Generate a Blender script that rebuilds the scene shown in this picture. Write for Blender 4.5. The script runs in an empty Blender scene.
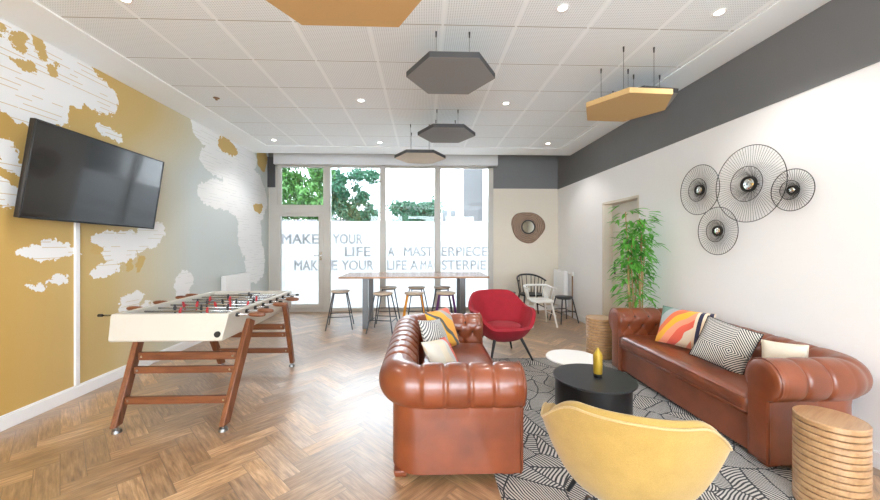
import bpy, bmesh, math, random
from mathutils import Vector, Matrix
R = math.radians
PI = math.pi
random.seed(7)
sc = bpy.context.scene
COL = sc.collection

# ------------------------------------------------------------------ helpers
def link(name, me, mat=None, parent=None):
    o = bpy.data.objects.new(name, me)
    COL.objects.link(o)
    if mat is not None:
        me.materials.append(mat)
    if parent is not None:
        o.parent = parent
    return o

def obj(name, bm, mat, parent=None, smooth=False, bevel=0, seg=2, auto=None):
    me = bpy.data.meshes.new(name)
    bmesh.ops.recalc_face_normals(bm, faces=bm.faces)
    bm.to_mesh(me); bm.free()
    if smooth:
        for p in me.polygons: p.use_smooth = True
    o = link(name, me, mat, parent)
    if auto is not None:
        for p in me.polygons: p.use_smooth = True
        me.set_sharp_from_angle(angle=R(auto))
    if bevel:
        m = o.modifiers.new('bevel', 'BEVEL'); m.width = bevel; m.segments = seg; m.limit_method = 'ANGLE'
        for p in me.polygons: p.use_smooth = True
        me.set_sharp_from_angle(angle=R(50)) if not smooth else None
        m.harden_normals = False
    return o

def tag(o, label, cat, group=None):
    o['label'] = label; o['category'] = cat
    if group: o['group'] = group
    return o

def thing(name, label, cat, loc=(0, 0, 0), rz=0, group=None):
    o = bpy.data.objects.new(name, None); COL.objects.link(o)
    o.empty_display_size = .1
    o.location = loc; o.rotation_euler = (0, 0, rz)
    return tag(o, label, cat, group)

def struct(name, bm, mat, parent=None, **k):
    o = obj(name, bm, mat, parent, **k)
    if parent is None: o['kind'] = 'structure'
    return o

def dup(o, loc=None, rz=None, label=None, group=None, parent=None):
    c = o.copy(); COL.objects.link(c)
    if parent is not None: c.parent = parent
    for ch in list(o.children):
        dup(ch, parent=c)
    if loc is not None: c.location = loc
    if rz is not None: c.rotation_euler = (0, 0, rz)
    if label: c['label'] = label
    if group: c['group'] = group
    return c

def NB(): return bmesh.new()

def box(bm, x0, x1, y0, y1, z0, z1, M=None):
    r = bmesh.ops.create_cube(bm, size=1)
    T = Matrix.Translation(((x0+x1)/2, (y0+y1)/2, (z0+z1)/2)) @ Matrix.Diagonal((abs(x1-x0), abs(y1-y0), abs(z1-z0), 1))
    if M is not None: T = M @ T
    bmesh.ops.transform(bm, matrix=T, verts=r['verts'])
    return r['verts']

def bx(x0, x1, y0, y1, z0, z1, M=None):
    bm = NB(); box(bm, x0, x1, y0, y1, z0, z1, M); return bm

def rod(bm, p0, p1, r0, r1=None, seg=12, caps=True):
    p0 = Vector(p0); p1 = Vector(p1); r1 = r0 if r1 is None else r1
    d = p1 - p0
    q = d.to_track_quat('Z', 'Y').to_matrix().to_4x4()
    r = bmesh.ops.create_cone(bm, cap_ends=caps, segments=seg, radius1=r0, radius2=r1, depth=d.length)
    bmesh.ops.transform(bm, matrix=Matrix.Translation((p0+p1)/2) @ q, verts=r['verts'])
    return r['verts']

def beam(bm, p0, p1, w, h, up=(0, 0, 1)):
    """rectangular bar from p0 to p1, w across, h along 'up'"""
    p0 = Vector(p0); p1 = Vector(p1); d = (p1-p0).normalized()
    s = d.cross(Vector(up)).normalized(); u = s.cross(d).normalized()
    vs = [[bm.verts.new(p + s*a*w/2 + u*b*h/2) for a, b in ((-1, -1), (1, -1), (1, 1), (-1, 1))] for p in (p0, p1)]
    a, b = vs
    for i in range(4): bm.faces.new((a[i], a[(i+1) % 4], b[(i+1) % 4], b[i]))
    bm.faces.new(a[::-1]); bm.faces.new(b)

def tube(bm, pts, r, seg=8, closed=False, rads=None):
    pts = [Vector(p) for p in pts]; n = len(pts); rings = []
    ref = None
    for i, p in enumerate(pts):
        a = pts[(i-1) % n] if (closed or i > 0) else p
        b = pts[(i+1) % n] if (closed or i < n-1) else p
        t = (b-a).normalized()
        if ref is None:
            ref = t.cross(Vector((0, 0, 1)))
            if ref.length < .1: ref = t.cross(Vector((1, 0, 0)))
            ref.normalize()
        ref = (ref - t*ref.dot(t)).normalized()
        u = t.cross(ref)
        rr = rads[i] if rads else r
        rings.append([bm.verts.new(p + (ref*math.cos(2*PI*k/seg) + u*math.sin(2*PI*k/seg))*rr) for k in range(seg)])
    for i in range(n if closed else n-1):
        A = rings[i]; B = rings[(i+1) % n]
        for k in range(seg): bm.faces.new((A[k], A[(k+1) % seg], B[(k+1) % seg], B[k]))
    if not closed:
        bm.faces.new(rings[0][::-1]); bm.faces.new(rings[-1])

def lathe(bm, prof, seg=32, c=(0, 0), M=None):
    rings = []; new = []
    for r, z in prof:
        if r < 1e-6:
            v = bm.verts.new((c[0], c[1], z)); rings.append([v]); new.append(v)
        else:
            ring = [bm.verts.new((c[0]+r*math.cos(2*PI*k/seg), c[1]+r*math.sin(2*PI*k/seg), z)) for k in range(seg)]
            rings.append(ring); new += ring
    for A, B in zip(rings, rings[1:]):
        for k in range(seg):
            k2 = (k+1) % seg
            if len(A) == 1 and len(B) == 1: continue
            if len(A) == 1: bm.faces.new((A[0], B[k], B[k2]))
            elif len(B) == 1: bm.faces.new((A[k], A[k2], B[0]))
            else: bm.faces.new((A[k], A[k2], B[k2], B[k]))
    if M is not None: bmesh.ops.transform(bm, matrix=M, verts=new)

def disc(bm, r, z, seg=24, c=(0, 0)):
    vs = [bm.verts.new((c[0]+r*math.cos(2*PI*k/seg), c[1]+r*math.sin(2*PI*k/seg), z)) for k in range(seg)]
    bm.faces.new(vs)

def prism(bm, pts, z0, z1):
    a = [bm.verts.new((x, y, z0)) for x, y in pts]; b = [bm.verts.new((x, y, z1)) for x, y in pts]
    n = len(pts)
    for i in range(n): bm.faces.new((a[i], a[(i+1) % n], b[(i+1) % n], b[i]))
    bm.faces.new(a[::-1]); bm.faces.new(b)

# ------------------------------------------------------------------ node helpers
class NT:
    def __init__(s, name):
        s.m = bpy.data.materials.new(name); s.m.use_nodes = True
        s.n = s.m.node_tree.nodes; s.l = s.m.node_tree.links
        s.b = s.n['Principled BSDF']; s.out = s.n['Material Output']
    def new(s, t, **k):
        n = s.n.new(t)
        for a, b in k.items(): setattr(n, a, b)
        return n
    def put(s, sock, v):
        if isinstance(v, bpy.types.NodeSocket): s.l.new(v, sock)
        elif v is not None:
            sock.default_value = v
    def math(s, op, a, b=None, c=None, clamp=False):
        n = s.new('ShaderNodeMath', operation=op, use_clamp=clamp)
        s.put(n.inputs[0], a)
        if b is not None: s.put(n.inputs[1], b)
        if c is not None: s.put(n.inputs[2], c)
        return n.outputs[0]
    def vmath(s, op, a, b=None):
        n = s.new('ShaderNodeVectorMath', operation=op)
        s.put(n.inputs[0], a)
        if b is not None: s.put(n.inputs[1], b)
        return n.outputs['Value'] if op in ('LENGTH', 'DISTANCE', 'DOT_PRODUCT') else n.outputs[0]
    def sep(s, v):
        n = s.new('ShaderNodeSeparateXYZ'); s.l.new(v, n.inputs[0]); return n.outputs
    def comb(s, x=0., y=0., z=0.):
        n = s.new('ShaderNodeCombineXYZ')
        for i, v in enumerate((x, y, z)): s.put(n.inputs[i], v)
        return n.outputs[0]
    def coord(s, w='Object'): return s.new('ShaderNodeTexCoord').outputs[w]
    def noise(s, vec, scale, detail=3, rough=.5, col=False):
        n = s.new('ShaderNodeTexNoise'); n.inputs['Scale'].default_value = scale
        n.inputs['Detail'].default_value = detail; n.inputs['Roughness'].default_value = rough
        if vec is not None: s.l.new(vec, n.inputs['Vector'])
        return n.outputs['Color' if col else 'Fac']
    def mix(s, f, a, b):
        n = s.new('ShaderNodeMix', data_type='RGBA'); s.put(n.inputs[0], f)
        s.put(n.inputs[6], a if isinstance(a, bpy.types.NodeSocket) else (*a[:3], 1))
        s.put(n.inputs[7], b if isinstance(b, bpy.types.NodeSocket) else (*b[:3], 1))
        return n.outputs[2]
    def ramp(s, f, stops, interp='LINEAR'):
        n = s.new('ShaderNodeValToRGB'); e = n.color_ramp.elements; n.color_ramp.interpolation = interp
        while len(e) < len(stops): e.new(.5)
        for x, (p, c) in zip(e, stops): x.position = p; x.color = (*c[:3], 1)
        s.l.new(f, n.inputs[0]); return n.outputs[0]
    def smooth(s, v, a, b):
        n = s.new('ShaderNodeMapRange', interpolation_type='SMOOTHSTEP')
        s.put(n.inputs[0], v); n.inputs[1].default_value = a; n.inputs[2].default_value = b
        return n.outputs[0]
    def mapping(s, v, scale=(1, 1, 1), rot=(0, 0, 0), loc=(0, 0, 0)):
        n = s.new('ShaderNodeMapping'); s.l.new(v, n.inputs[0])
        n.inputs['Scale'].default_value = scale; n.inputs['Rotation'].default_value = rot; n.inputs['Location'].default_value = loc
        return n.outputs[0]
    def bump(s, h, strength=.3, dist=.01):
        n = s.new('ShaderNodeBump'); n.inputs['Strength'].default_value = strength; n.inputs['Distance'].default_value = dist
        s.l.new(h, n.inputs['Height']); s.l.new(n.outputs[0], s.b.inputs['Normal'])
    def set(s, color=None, rough=None, metal=None, coat=None, coat_rough=None, spec=None, sheen=None, emit=None, estr=None):
        for nm, v in (('Base Color', color), ('Roughness', rough), ('Metallic', metal), ('Coat Weight', coat), ('Coat Roughness', coat_rough),
                      ('Specular IOR Level', spec), ('Sheen Weight', sheen), ('Emission Color', emit), ('Emission Strength', estr)):
            if v is None: continue
            if isinstance(v, (tuple, list)): v = (*v[:3], 1)
            s.put(s.b.inputs[nm], v)
        return s

def simple(name, color, rough=.5, metal=0., nscale=0, namt=.06, bump=0, bscale=200, **k):
    t = NT(name)
    c = t.coord()
    f = t.noise(c, nscale or 6, 4)
    dark = tuple(v*(1-namt) for v in color); lite = tuple(min(1, v*(1+namt)) for v in color)
    col = t.mix(f, dark, lite)
    t.set(color=col, rough=rough, metal=metal, **k)
    if bump: t.bump(t.noise(c, bscale, 3), bump, .002)
    return t.m

# ------------------------------------------------------------------ materials
M = {}
M['wall'] = simple('painted plaster white', (.84, .835, .825), .7, bump=.05, bscale=90, namt=.01)
M['wall_beige'] = simple('painted plaster beige', (.68, .62, .52), .7, bump=.05, bscale=90, namt=.01)
M['band'] = simple('painted charcoal band', (.15, .15, .152), .5, bump=.1, bscale=60, namt=.05)
M['border'] = simple('ceiling border white', (.87, .9, .91), .8, namt=.005)
M['trim'] = simple('white gloss trim', (.84, .84, .84), .35, namt=.01)
M['alu'] = simple('warm grey aluminium frame', (.49, .465, .42), .4, namt=.03)
M['blindbox'] = simple('grey white blind box', (.66, .66, .66), .5, namt=.02)
M['steel'] = simple('dark grey steel', (.09, .09, .095), .35, .6, namt=.1)
M['steelgrey'] = simple('mid grey painted steel', (.16, .165, .17), .4, .3, namt=.1)
M['footmetal'] = simple('dull zinc', (.28, .28, .28), .35, 1., namt=.02)
M['chrome'] = simple('chrome', (.6, .6, .6), .15, 1., namt=.02)
M['blackp'] = simple('black plastic', (.012, .012, .013), .35, namt=.1)
M['blackpaint'] = simple('black painted wood', (.018, .02, .024), .4, namt=.2)
M['whitepaint'] = simple('white painted wood', (.8, .79, .76), .4, namt=.02)
M['foosbody'] = simple('off white lacquered panel', (.50, .47, .41), .35, namt=.015)
M['foosin'] = simple('grey playfield', (.2, .22, .23), .4, namt=.1)
M['red_fig'] = simple('red player figure', (.5, .02, .03), .35)
M['blk_fig'] = simple('black player figure', (.02, .02, .025), .35)
M['radiator'] = simple('white radiator enamel', (.82, .82, .81), .35, namt=.01)
M['feltgrey'] = simple('grey acoustic felt', (.25, .255, .26), .95, nscale=300, namt=.12, bump=.2, bscale=500)
M['feltdark'] = simple('dark grey edge felt', (.06, .06, .062), .95, nscale=300, namt=.12)
M['feltpale'] = simple('pale acoustic felt', (.66, .6, .5), .95, nscale=300, namt=.06)
M['feltgold'] = simple('mustard acoustic felt', (.53, .35, .15), .9, nscale=250, namt=.06, bump=.2, bscale=500)
M['brass'] = simple('bronze metal', (.22, .13, .07), .4, .7)
M['mirror'] = simple('mirror glass', (.9, .93, .91), .03, 1., namt=.001)
M['wire'] = simple('black wire', (.02, .018, .016), .5, .3)
M['cream'] = simple('cream fabric', (.7, .62, .5), .9, nscale=120, namt=.08, bump=.3, bscale=400)
M['terracotta'] = simple('woven pot', (.12, .1, .08), .8, bump=.3, bscale=80)
M['goldglaze'] = simple('mustard bottle glaze', (.50, .33, .035), .35, .25, nscale=30, namt=.2)
M['doorpaint'] = simple('pale beige door paint', (.62, .59, .52), .5, namt=.01)

def wood(name, c1, c2, rough=.4, axis=2, scale=1., coat=0.):
    t = NT(name); c = t.coord()
    sc_ = [14*scale]*3; sc_[axis] = 1.2*scale
    v = t.mapping(c, scale=sc_)
    n = t.noise(v, 2.2, 6, .6)
    n2 = t.noise(v, 9, 3, .5)
    f = t.math('MULTIPLY_ADD', n2, .35, t.math('MULTIPLY', n, .75))
    t.set(color=t.ramp(f, [(.35, c1), (.62, c2)]), rough=rough, coat=coat, coat_rough=.2)
    t.bump(n2, .08, .001)
    return t.m
M['teak'] = wood('oiled teak', (.10, .032, .013), (.22, .075, .028), .38)
M['teakx'] = wood('oiled teak crosswise', (.09, .028, .012), (.20, .068, .025), .38, axis=0)
M['tabletop'] = wood('bar top wood', (.26, .13, .07), (.42, .24, .14), .2, axis=0)
M['stoolwood'] = wood('pale stool wood', (.42, .32, .22), (.6, .48, .36), .35, axis=0)
M['logwood'] = wood('layered birch disc', (.32, .16, .065), (.49, .29, .14), .3, axis=0, scale=.7, coat=.5)
M['loggap'] = simple('dark gap between discs', (.10, .05, .025), .6)
M['bamboo'] = wood('bamboo cane', (.30, .17, .07), (.5, .33, .14), .5)
M['bark'] = wood('tree bark', (.06, .045, .03), (.14, .1, .07), .9)

# leather
def leather():
    t = NT('chestnut leather'); c = t.coord()
    n = t.noise(c, 5, 4); 
    vor = t.new('ShaderNodeTexVoronoi'); vor.inputs['Scale'].default_value = 260; t.l.new(c, vor.inputs['Vector'])
    col = t.ramp(n, [(.3, (.155, .037, .013)), (.7, (.24, .058, .019))])
    t.set(color=col, rough=.36, coat=.5, coat_rough=.16, spec=.5)
    t.bump(vor.outputs['Distance'], .12, .002)
    return t.m
M['leather'] = leather()
M['leatherbtn'] = simple('leather button', (.035, .011, .006), .35)

def fabric(name, col, col2, rough=.85, sheen=.3):
    t = NT(name); c = t.coord()
    w = t.noise(c, 240, 2); n = t.noise(c, 12, 4)
    f = t.math('MULTIPLY_ADD', w, .6, t.math('MULTIPLY', n, .4))
    t.set(color=t.ramp(f, [(.3, col), (.7, col2)]), rough=rough, sheen=sheen)
    t.bump(w, .25, .002)
    return t.m
M['redfab'] = fabric('crimson wool', (.24, .005, .014), (.39, .008, .021), sheen=.05)
M['yellowfab'] = fabric('mustard wool', (.34, .21, .042), (.47, .30, .072))
M['creamseam'] = fabric('mustard piping wool', (.44, .30, .11), (.58, .41, .19))

# herringbone floor material: per-plank attribute 'tone' and UV grain
def floor_mat():
    t = NT('oak herringbone parquet')
    uv = t.new('ShaderNodeUVMap', uv_map='UVMap').outputs[0]
    at = t.new('ShaderNodeAttribute', attribute_name='tone').outputs['Color']
    s = t.sep(at)
    v = t.mapping(uv, scale=(3.2, 26, 1))
    n = t.noise(v, 1.6, 6, .62)
    n2 = t.noise(t.mapping(uv, scale=(8, 140, 1)), 1, 3)
    knots = t.noise(t.mapping(uv, scale=(5, 12, 1)), 1.3, 2)
    f = t.math('ADD', t.math('MULTIPLY', n, .7), t.math('MULTIPLY', n2, .3))
    base = t.ramp(f, [(.32, (.17, .085, .035)), (.5, (.43, .255, .12)), (.66, (.66, .45, .26))])
    tone = t.mix(s[0], (.62, .57, .52), (1.15, 1.12, 1.08))
    mul = t.new('ShaderNodeMix', data_type='RGBA', blend_type='MULTIPLY'); mul.inputs[0].default_value = 1
    t.l.new(base, mul.inputs[6]); t.l.new(tone, mul.inputs[7])
    kn = t.smooth(knots, .70, .80)
    c2 = t.mix(t.math('MULTIPLY', kn, .6), mul.outputs[2], (.10, .05, .025))
    # joint lines from UV.z-like plank edges stored in tone G (unused) -> use second uv
    uv2 = t.sep(t.new('ShaderNodeUVMap', uv_map='Edge').outputs[0])
    ex = t.math('MINIMUM', uv2[0], t.math('SUBTRACT', .47, uv2[0]))
    ey = t.math('MINIMUM', uv2[1], t.math('SUBTRACT', .1175, uv2[1]))
    e = t.smooth(t.math('MINIMUM', ex, ey), .0, .0032)
    c3 = t.mix(e, (.12, .075, .045), c2)
    rough = t.math('ADD', .38, t.math('MULTIPLY', n, .1))
    t.set(color=c3, rough=rough, spec=.7, coat=1., coat_rough=.36)
    t.b.inputs['Coat IOR'].default_value = 1.9
    h = t.math('ADD', t.math('MULTIPLY', e, 1.), t.math('MULTIPLY', n2, .25))
    t.bump(h, .12, .0015)
    # every plank lies a hair out of level
    g = t.new('ShaderNodeNewGeometry').outputs['Normal']
    tilt = t.comb(t.math('MULTIPLY', t.math('SUBTRACT', s[1], .5), .06), t.math('MULTIPLY', t.math('SUBTRACT', s[2], .5), .06), 0.)
    nn = t.vmath('NORMALIZE', t.vmath('ADD', g, tilt))
    bn = [n_ for n_ in t.n if n_.type == 'BUMP'][0]
    t.l.new(nn, bn.inputs['Normal'])
    t.l.new(bn.outputs[0], t.b.inputs['Coat Normal'])
    return t.m
M['floor'] = floor_mat()

# ceiling tile
def ceil_mat():
    t = NT('perforated ceiling tile'); c = t.sep(t.coord())
    pitch = .0185
    fx = t.math('SUBTRACT', t.math('FRACT', t.math('DIVIDE', c[0], pitch)), .5)
    fy = t.math('SUBTRACT', t.math('FRACT', t.math('DIVIDE', c[1], pitch)), .5)
    d = t.math('SQRT', t.math('ADD', t.math('MULTIPLY', fx, fx), t.math('MULTIPLY', fy, fy)))
    dots = t.smooth(d, .36, .24)
    # lay-in rails along Y every .6 (X), thin joints across every .6 (Y)
    gx = t.math('ABSOLUTE', t.math('SUBTRACT', t.math('FRACT', t.math('ADD', t.math('DIVIDE', t.math('ADD', c[0], .44), .6), .5)), .5))
    gy = t.math('ABSOLUTE', t.math('SUBTRACT', t.math('FRACT', t.math('ADD', t.math('DIVIDE', t.math('SUBTRACT', c[1], 2.84), .6), .5)), .5))
    rail = t.math('LESS_THAN', gx, .016)
    joint = t.math('LESS_THAN', gy, .010)
    near = t.math('MULTIPLY', t.math('GREATER_THAN', gx, .035), t.math('GREATER_THAN', gy, .025))
    base = t.mix(t.math('MULTIPLY', dots, near), (.84, .875, .89), (.60, .63, .645))
    base = t.mix(joint, base, (.45, .43, .40))
    base = t.mix(rail, base, (.87, .9, .91))
    t.set(color=base, rough=.85)
    t.bump(rail, .25, .004)
    return t.m
M['ceil'] = ceil_mat()

# mural
Wp = [(3.19, 3.05, 0.52, 0.34), (3.64, 2.98, 0.27, 0.2), (3.04, 2.72, 0.34, 0.26), (2.87, 1.85, 0.13, 0.11), (2.9, 2.21, 0.08, 0.11), (2.94, 2.1, 0.1, 0.06), (3.81, 2.63, 0.15, 0.06), (3.18, 1.4, 0.21, 0.07), (3.28, 1.43, 0.2, 0.06), (3.09, 1.11, 0.09, 0.03), (3.28, 1.14, 0.1, 0.03), (4.04, 1.5, 0.45, 0.12), (3.92, 1.36, 0.22, 0.13), (3.78, 1.19, 0.19, 0.05), (4.36, 1.57, 0.22, 0.17), (4.1, 0.83, 0.15, 0.08), (4.04, 0.74, 0.13, 0.06), (4.35, 0.72, 0.16, 0.05), (4.96, 0.92, 0.18, 0.17), (4.91, 0.76, 0.12, 0.11), (5.44, 3.18, 0.34, 0.24), (5.85, 2.78, 0.55, 0.25), (6.35, 3.1, 0.73, 0.35), (6.71, 2.36, 0.82, 0.56), (5.83, 2.25, 0.6, 0.24), (6.83, 1.62, 0.47, 0.48), (7.02, 1.1, 0.41, 0.43)]
Gp = [(2.96, 3.11, 0.07, 0.06), (3.11, 3.18, 0.06, 0.07), (3.14, 3.10, 0.05, 0.04), (3.01, 2.95, 0.08, 0.05), (3.24, 3.03, 0.06, 0.05), (2.86, 3.18, 0.03, 0.04), (2.85, 3.1, 0.02, 0.02), (6.03, 3.09, 0.3, 0.14), (7.3, 3.2, 0.22, 0.25), (7.13, 2.17, 0.21, 0.12), (4.06, 1.22, 0.05, 0.07), (4.2, 1.25, 0.05, 0.1), (3.65, 1.38, 0.09, 0.05)]
def mural_mat():
    t = NT('gold world map mural'); c = t.coord()
    s0 = t.sep(c)
    n1 = t.noise(c, 3.2, 2, .5, col=True); n2 = t.noise(c, 16, 4, .65, col=True)
    w = t.vmath('ADD', c, t.vmath('MULTIPLY', t.vmath('SUBTRACT', n1, (.5, .5, .5)), (0, .20, .20)))
    w = t.vmath('ADD', w, t.vmath('MULTIPLY', t.vmath('SUBTRACT', n2, (.5, .5, .5)), (0, .17, .15)))
    w = t.vmath('MULTIPLY', w, (0, 1, 1))
    def field(L):
        cur = None
        for y, z, ry, rz in L:
            d = t.vmath('SUBTRACT', w, (0, y, z))
            d = t.vmath('MULTIPLY', d, (0, 1/ry, 1/rz))
            d = t.vmath('LENGTH', d)
            d = t.math('MULTIPLY', t.math('SUBTRACT', d, 1.), min(ry, rz))
            cur = d if cur is None else t.math('MINIMUM', cur, d)
        return cur
    fw = field(Wp); fg = field(Gp)
    white = t.math('LESS_THAN', fw, 0.)
    gold = t.math('LESS_THAN', fg, 0.)
    # rows of fine lettering-like dashes inside the white land
    row = t.math('FRACT', t.math('MULTIPLY', s0[2], 21.))
    rowi = t.math('FLOOR', t.math('MULTIPLY', s0[2], 21.))
    dn = t.noise(t.comb(0., t.math('MULTIPLY', s0[1], 1.), t.math('MULTIPLY', rowi, 7.31)), 3.0, 2)
    dash = t.math('MULTIPLY', t.math('LESS_THAN', row, .11), t.math('GREATER_THAN', dn, .52))
    white = t.math('MULTIPLY', white, t.math('SUBTRACT', 1., gold))
    dashw = t.math('MULTIPLY', dash, .8)
    # print runs from mustard to pale sage, window sheen painted into its pale end
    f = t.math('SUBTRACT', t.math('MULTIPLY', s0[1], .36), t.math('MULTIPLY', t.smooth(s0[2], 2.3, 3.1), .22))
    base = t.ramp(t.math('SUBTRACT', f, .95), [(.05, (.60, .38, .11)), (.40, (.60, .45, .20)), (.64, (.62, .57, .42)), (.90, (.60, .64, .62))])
    base = t.mix(gold, base, (.60, .42, .16))
    col = t.mix(white, base, (.84, .84, .83))
    col = t.mix(t.math('MULTIPLY', dashw, white), col, base)
    t.set(color=col, rough=t.math('ADD', .68, t.math('MULTIPLY', white, .2)), metal=t.math('MULTIPLY', t.math('SUBTRACT', 1., white), .12), spec=.25)
    return t.m
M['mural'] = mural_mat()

# rug
def rug_mat():
    t = NT('leaf vein rug'); c = t.coord()
    n = t.noise(c, 2.5, 2, .5, col=True)
    p = t.vmath('ADD', c, t.vmath('MULTIPLY', t.vmath('SUBTRACT', n, (.5, .5, .5)), (.12, .12, 0)))
    def vor(feat):
        v = t.new('ShaderNodeTexVoronoi', feature=feat, voronoi_dimensions='2D'); v.inputs['Scale'].default_value = 3.6
        t.l.new(p, v.inputs['Vector']); return v
    vc = vor('F1'); ve = vor('DISTANCE_TO_EDGE')
    s = t.sep(vc.outputs['Color'])
    ang = t.math('MULTIPLY', s[0], 6.283)
    rel = t.sep(t.vmath('SUBTRACT', p, t.vmath('MULTIPLY', vc.outputs['Position'], (1., 1., 1.))))
    ca = t.math('COSINE', ang); sa = t.math('SINE', ang)
    u = t.math('ADD', t.math('MULTIPLY', rel[0], ca), t.math('MULTIPLY', rel[1], sa))
    v = t.math('SUBTRACT', t.math('MULTIPLY', rel[1], ca), t.math('MULTIPLY', rel[0], sa))
    st = t.math('ADD', t.math('MULTIPLY', t.math('ABSOLUTE', v), .8), u)
    pm = t.math('ADD', 200., t.math('MULTIPLY', s[1], 130.))
    wv = t.math('SINE', t.math('MULTIPLY', st, pm))
    lines = t.math('GREATER_THAN', wv, .05)
    mid = t.math('LESS_THAN', t.math('ABSOLUTE', v), .006)
    edge = t.math('LESS_THAN', ve.outputs['Distance'], .018)
    dark = t.math('MAXIMUM', t.math('MAXIMUM', lines, mid), edge)
    pale = t.mix(t.noise(c, 3.3, 3), (.40, .36, .31), (.62, .60, .57))
    col = t.mix(dark, pale, (.025, .026, .03))
    t.set(color=col, rough=.95, sheen=.1)
    t.bump(t.noise(c, 320, 2), .3, .003)
    return t.m
M['rug'] = rug_mat()

# cushion fabrics (local X/Z face coordinates: -.5..+.5 scaled outside)
def cushion_mat(kind):
    t = NT('cushion ' + kind); c = t.coord(); s = t.sep(c)
    if kind == 'diamond':
        a = t.math('SUBTRACT', t.math('ABSOLUTE', t.math('ADD', s[0], s[2])), 0.)
        b = t.math('ABSOLUTE', t.math('SUBTRACT', s[0], s[2]))
        d = t.math('MAXIMUM', t.math('ABSOLUTE', t.math('SUBTRACT', s[0], .07)), t.math('ABSOLUTE', t.math('ADD', s[2], .03)))
        r = t.math('ADD', t.math('ABSOLUTE', t.math('SUBTRACT', s[0], .06)), t.math('MULTIPLY', t.math('ABSOLUTE', t.math('ADD', s[2], .04)), .9))
        w = t.math('SINE', t.math('MULTIPLY', r, 330.))
        col = t.mix(t.math('GREATER_THAN', w, -.1), (.62, .58, .52), (.03, .033, .04))
    elif kind == 'grey':
        r = t.math('ADD', t.math('ABSOLUTE', s[0]), t.math('ABSOLUTE', s[2]))
        w = t.math('SINE', t.math('MULTIPLY', r, 210.))
        col = t.mix(t.math('GREATER_THAN', w, 0.), (.62, .60, .56), (.10, .10, .105))
    elif kind == 'tropic':
        n = t.noise(c, 4, 1, .5, col=True)
        p = t.sep(t.vmath('ADD', c, t.vmath('MULTIPLY', t.vmath('SUBTRACT', n, (.5, .5, .5)), (.14, .14, .14))))
        u = t.math('ADD', t.math('MULTIPLY', p[0], .85), t.math('MULTIPLY', p[2], -.75))
        f = t.math('ADD', t.math('MULTIPLY', u, 1.5), .5)
        col = t.ramp(f, [(.0, (.13, .24, .19)), (.14, (.36, .38, .38)), (.24, (.72, .16, .06)), (.33, (.85, .42, .03)), (.44, (.85, .30, .18)), (.54, (.75, .12, .07)), (.64, (.8, .68, .52)), (.74, (.82, .32, .22)), (.86, (.75, .2, .05))], 'CONSTANT')
        stripe = t.math('GREATER_THAN', t.math('SINE', t.math('MULTIPLY', s[0], 95.)), .1)
        sc2 = t.mix(stripe, (.8, .66, .5), (.03, .03, .07))
        col = t.mix(t.math('GREATER_THAN', s[0], .11), col, sc2)
    elif kind == 'tropic_two':
        n = t.noise(c, 4, 1, .5, col=True)
        p = t.sep(t.vmath('ADD', c, t.vmath('MULTIPLY', t.vmath('SUBTRACT', n, (.5, .5, .5)), (.16, .16, .16))))
        u = t.math('ADD', t.math('MULTIPLY', p[0], .75), t.math('MULTIPLY', p[2], .8))
        f = t.math('ADD', t.math('MULTIPLY', u, 1.5), .5)
        col = t.ramp(f, [(.0, (.7, .28, .03)), (.2, (.75, .14, .06)), (.34, (.85, .45, .04)), (.46, (.10, .11, .11)), (.52, (.85, .38, .05)), (.68, (.42, .40, .36)), (.78, (.72, .16, .10)), (.9, (.5, .5, .48))], 'CONSTANT')
    else:  # pale
        n = t.noise(c, 7, 2)
        u = t.math('ADD', s[0], t.math('MULTIPLY', n, .12))
        col = t.ramp(t.math('ADD', t.math('MULTIPLY', u, 1.6), .5), [(.0, (.6, .48, .34)), (.3, (.62, .58, .5)), (.5, (.68, .6, .46)), (.66, (.55, .55, .52)), (.74, (.66, .10, .06))], 'CONSTANT')
    t.set(color=col, rough=.9, sheen=.2)
    t.bump(t.noise(c, 350, 2), .3, .002)
    return t.m
for k in ('diamond', 'grey', 'tropic', 'tropic_two', 'pale'): M['c_'+k] = cushion_mat(k)
M['blackfab'] = simple('black cushion edge', (.015, .015, .017), .9)

def leaf_mat(name, a, b, tr=.35):
    t = NT(name); c = t.coord()
    n = t.noise(c, 9, 3)
    col = t.ramp(n, [(.35, a), (.65, b)])
    t.set(color=col, rough=.5)
    tl = t.new('ShaderNodeBsdfTranslucent'); t.l.new(col, tl.inputs[0])
    mx = t.new('ShaderNodeMixShader'); mx.inputs[0].default_value = tr
    t.l.new(t.b.outputs[0], mx.inputs[1]); t.l.new(tl.outputs[0], mx.inputs[2]); t.l.new(mx.outputs[0], t.out.inputs[0])
    return t.m
M['leaf_bamboo'] = leaf_mat('bamboo leaf', (.06, .30, .04), (.22, .62, .10))
M['leaf_a'] = leaf_mat('bright tree leaf', (.016, .075, .010), (.055, .17, .022))
M['leaf_b'] = leaf_mat('cool tree leaf', (.004, .045, .020), (.014, .11, .05))

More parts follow.
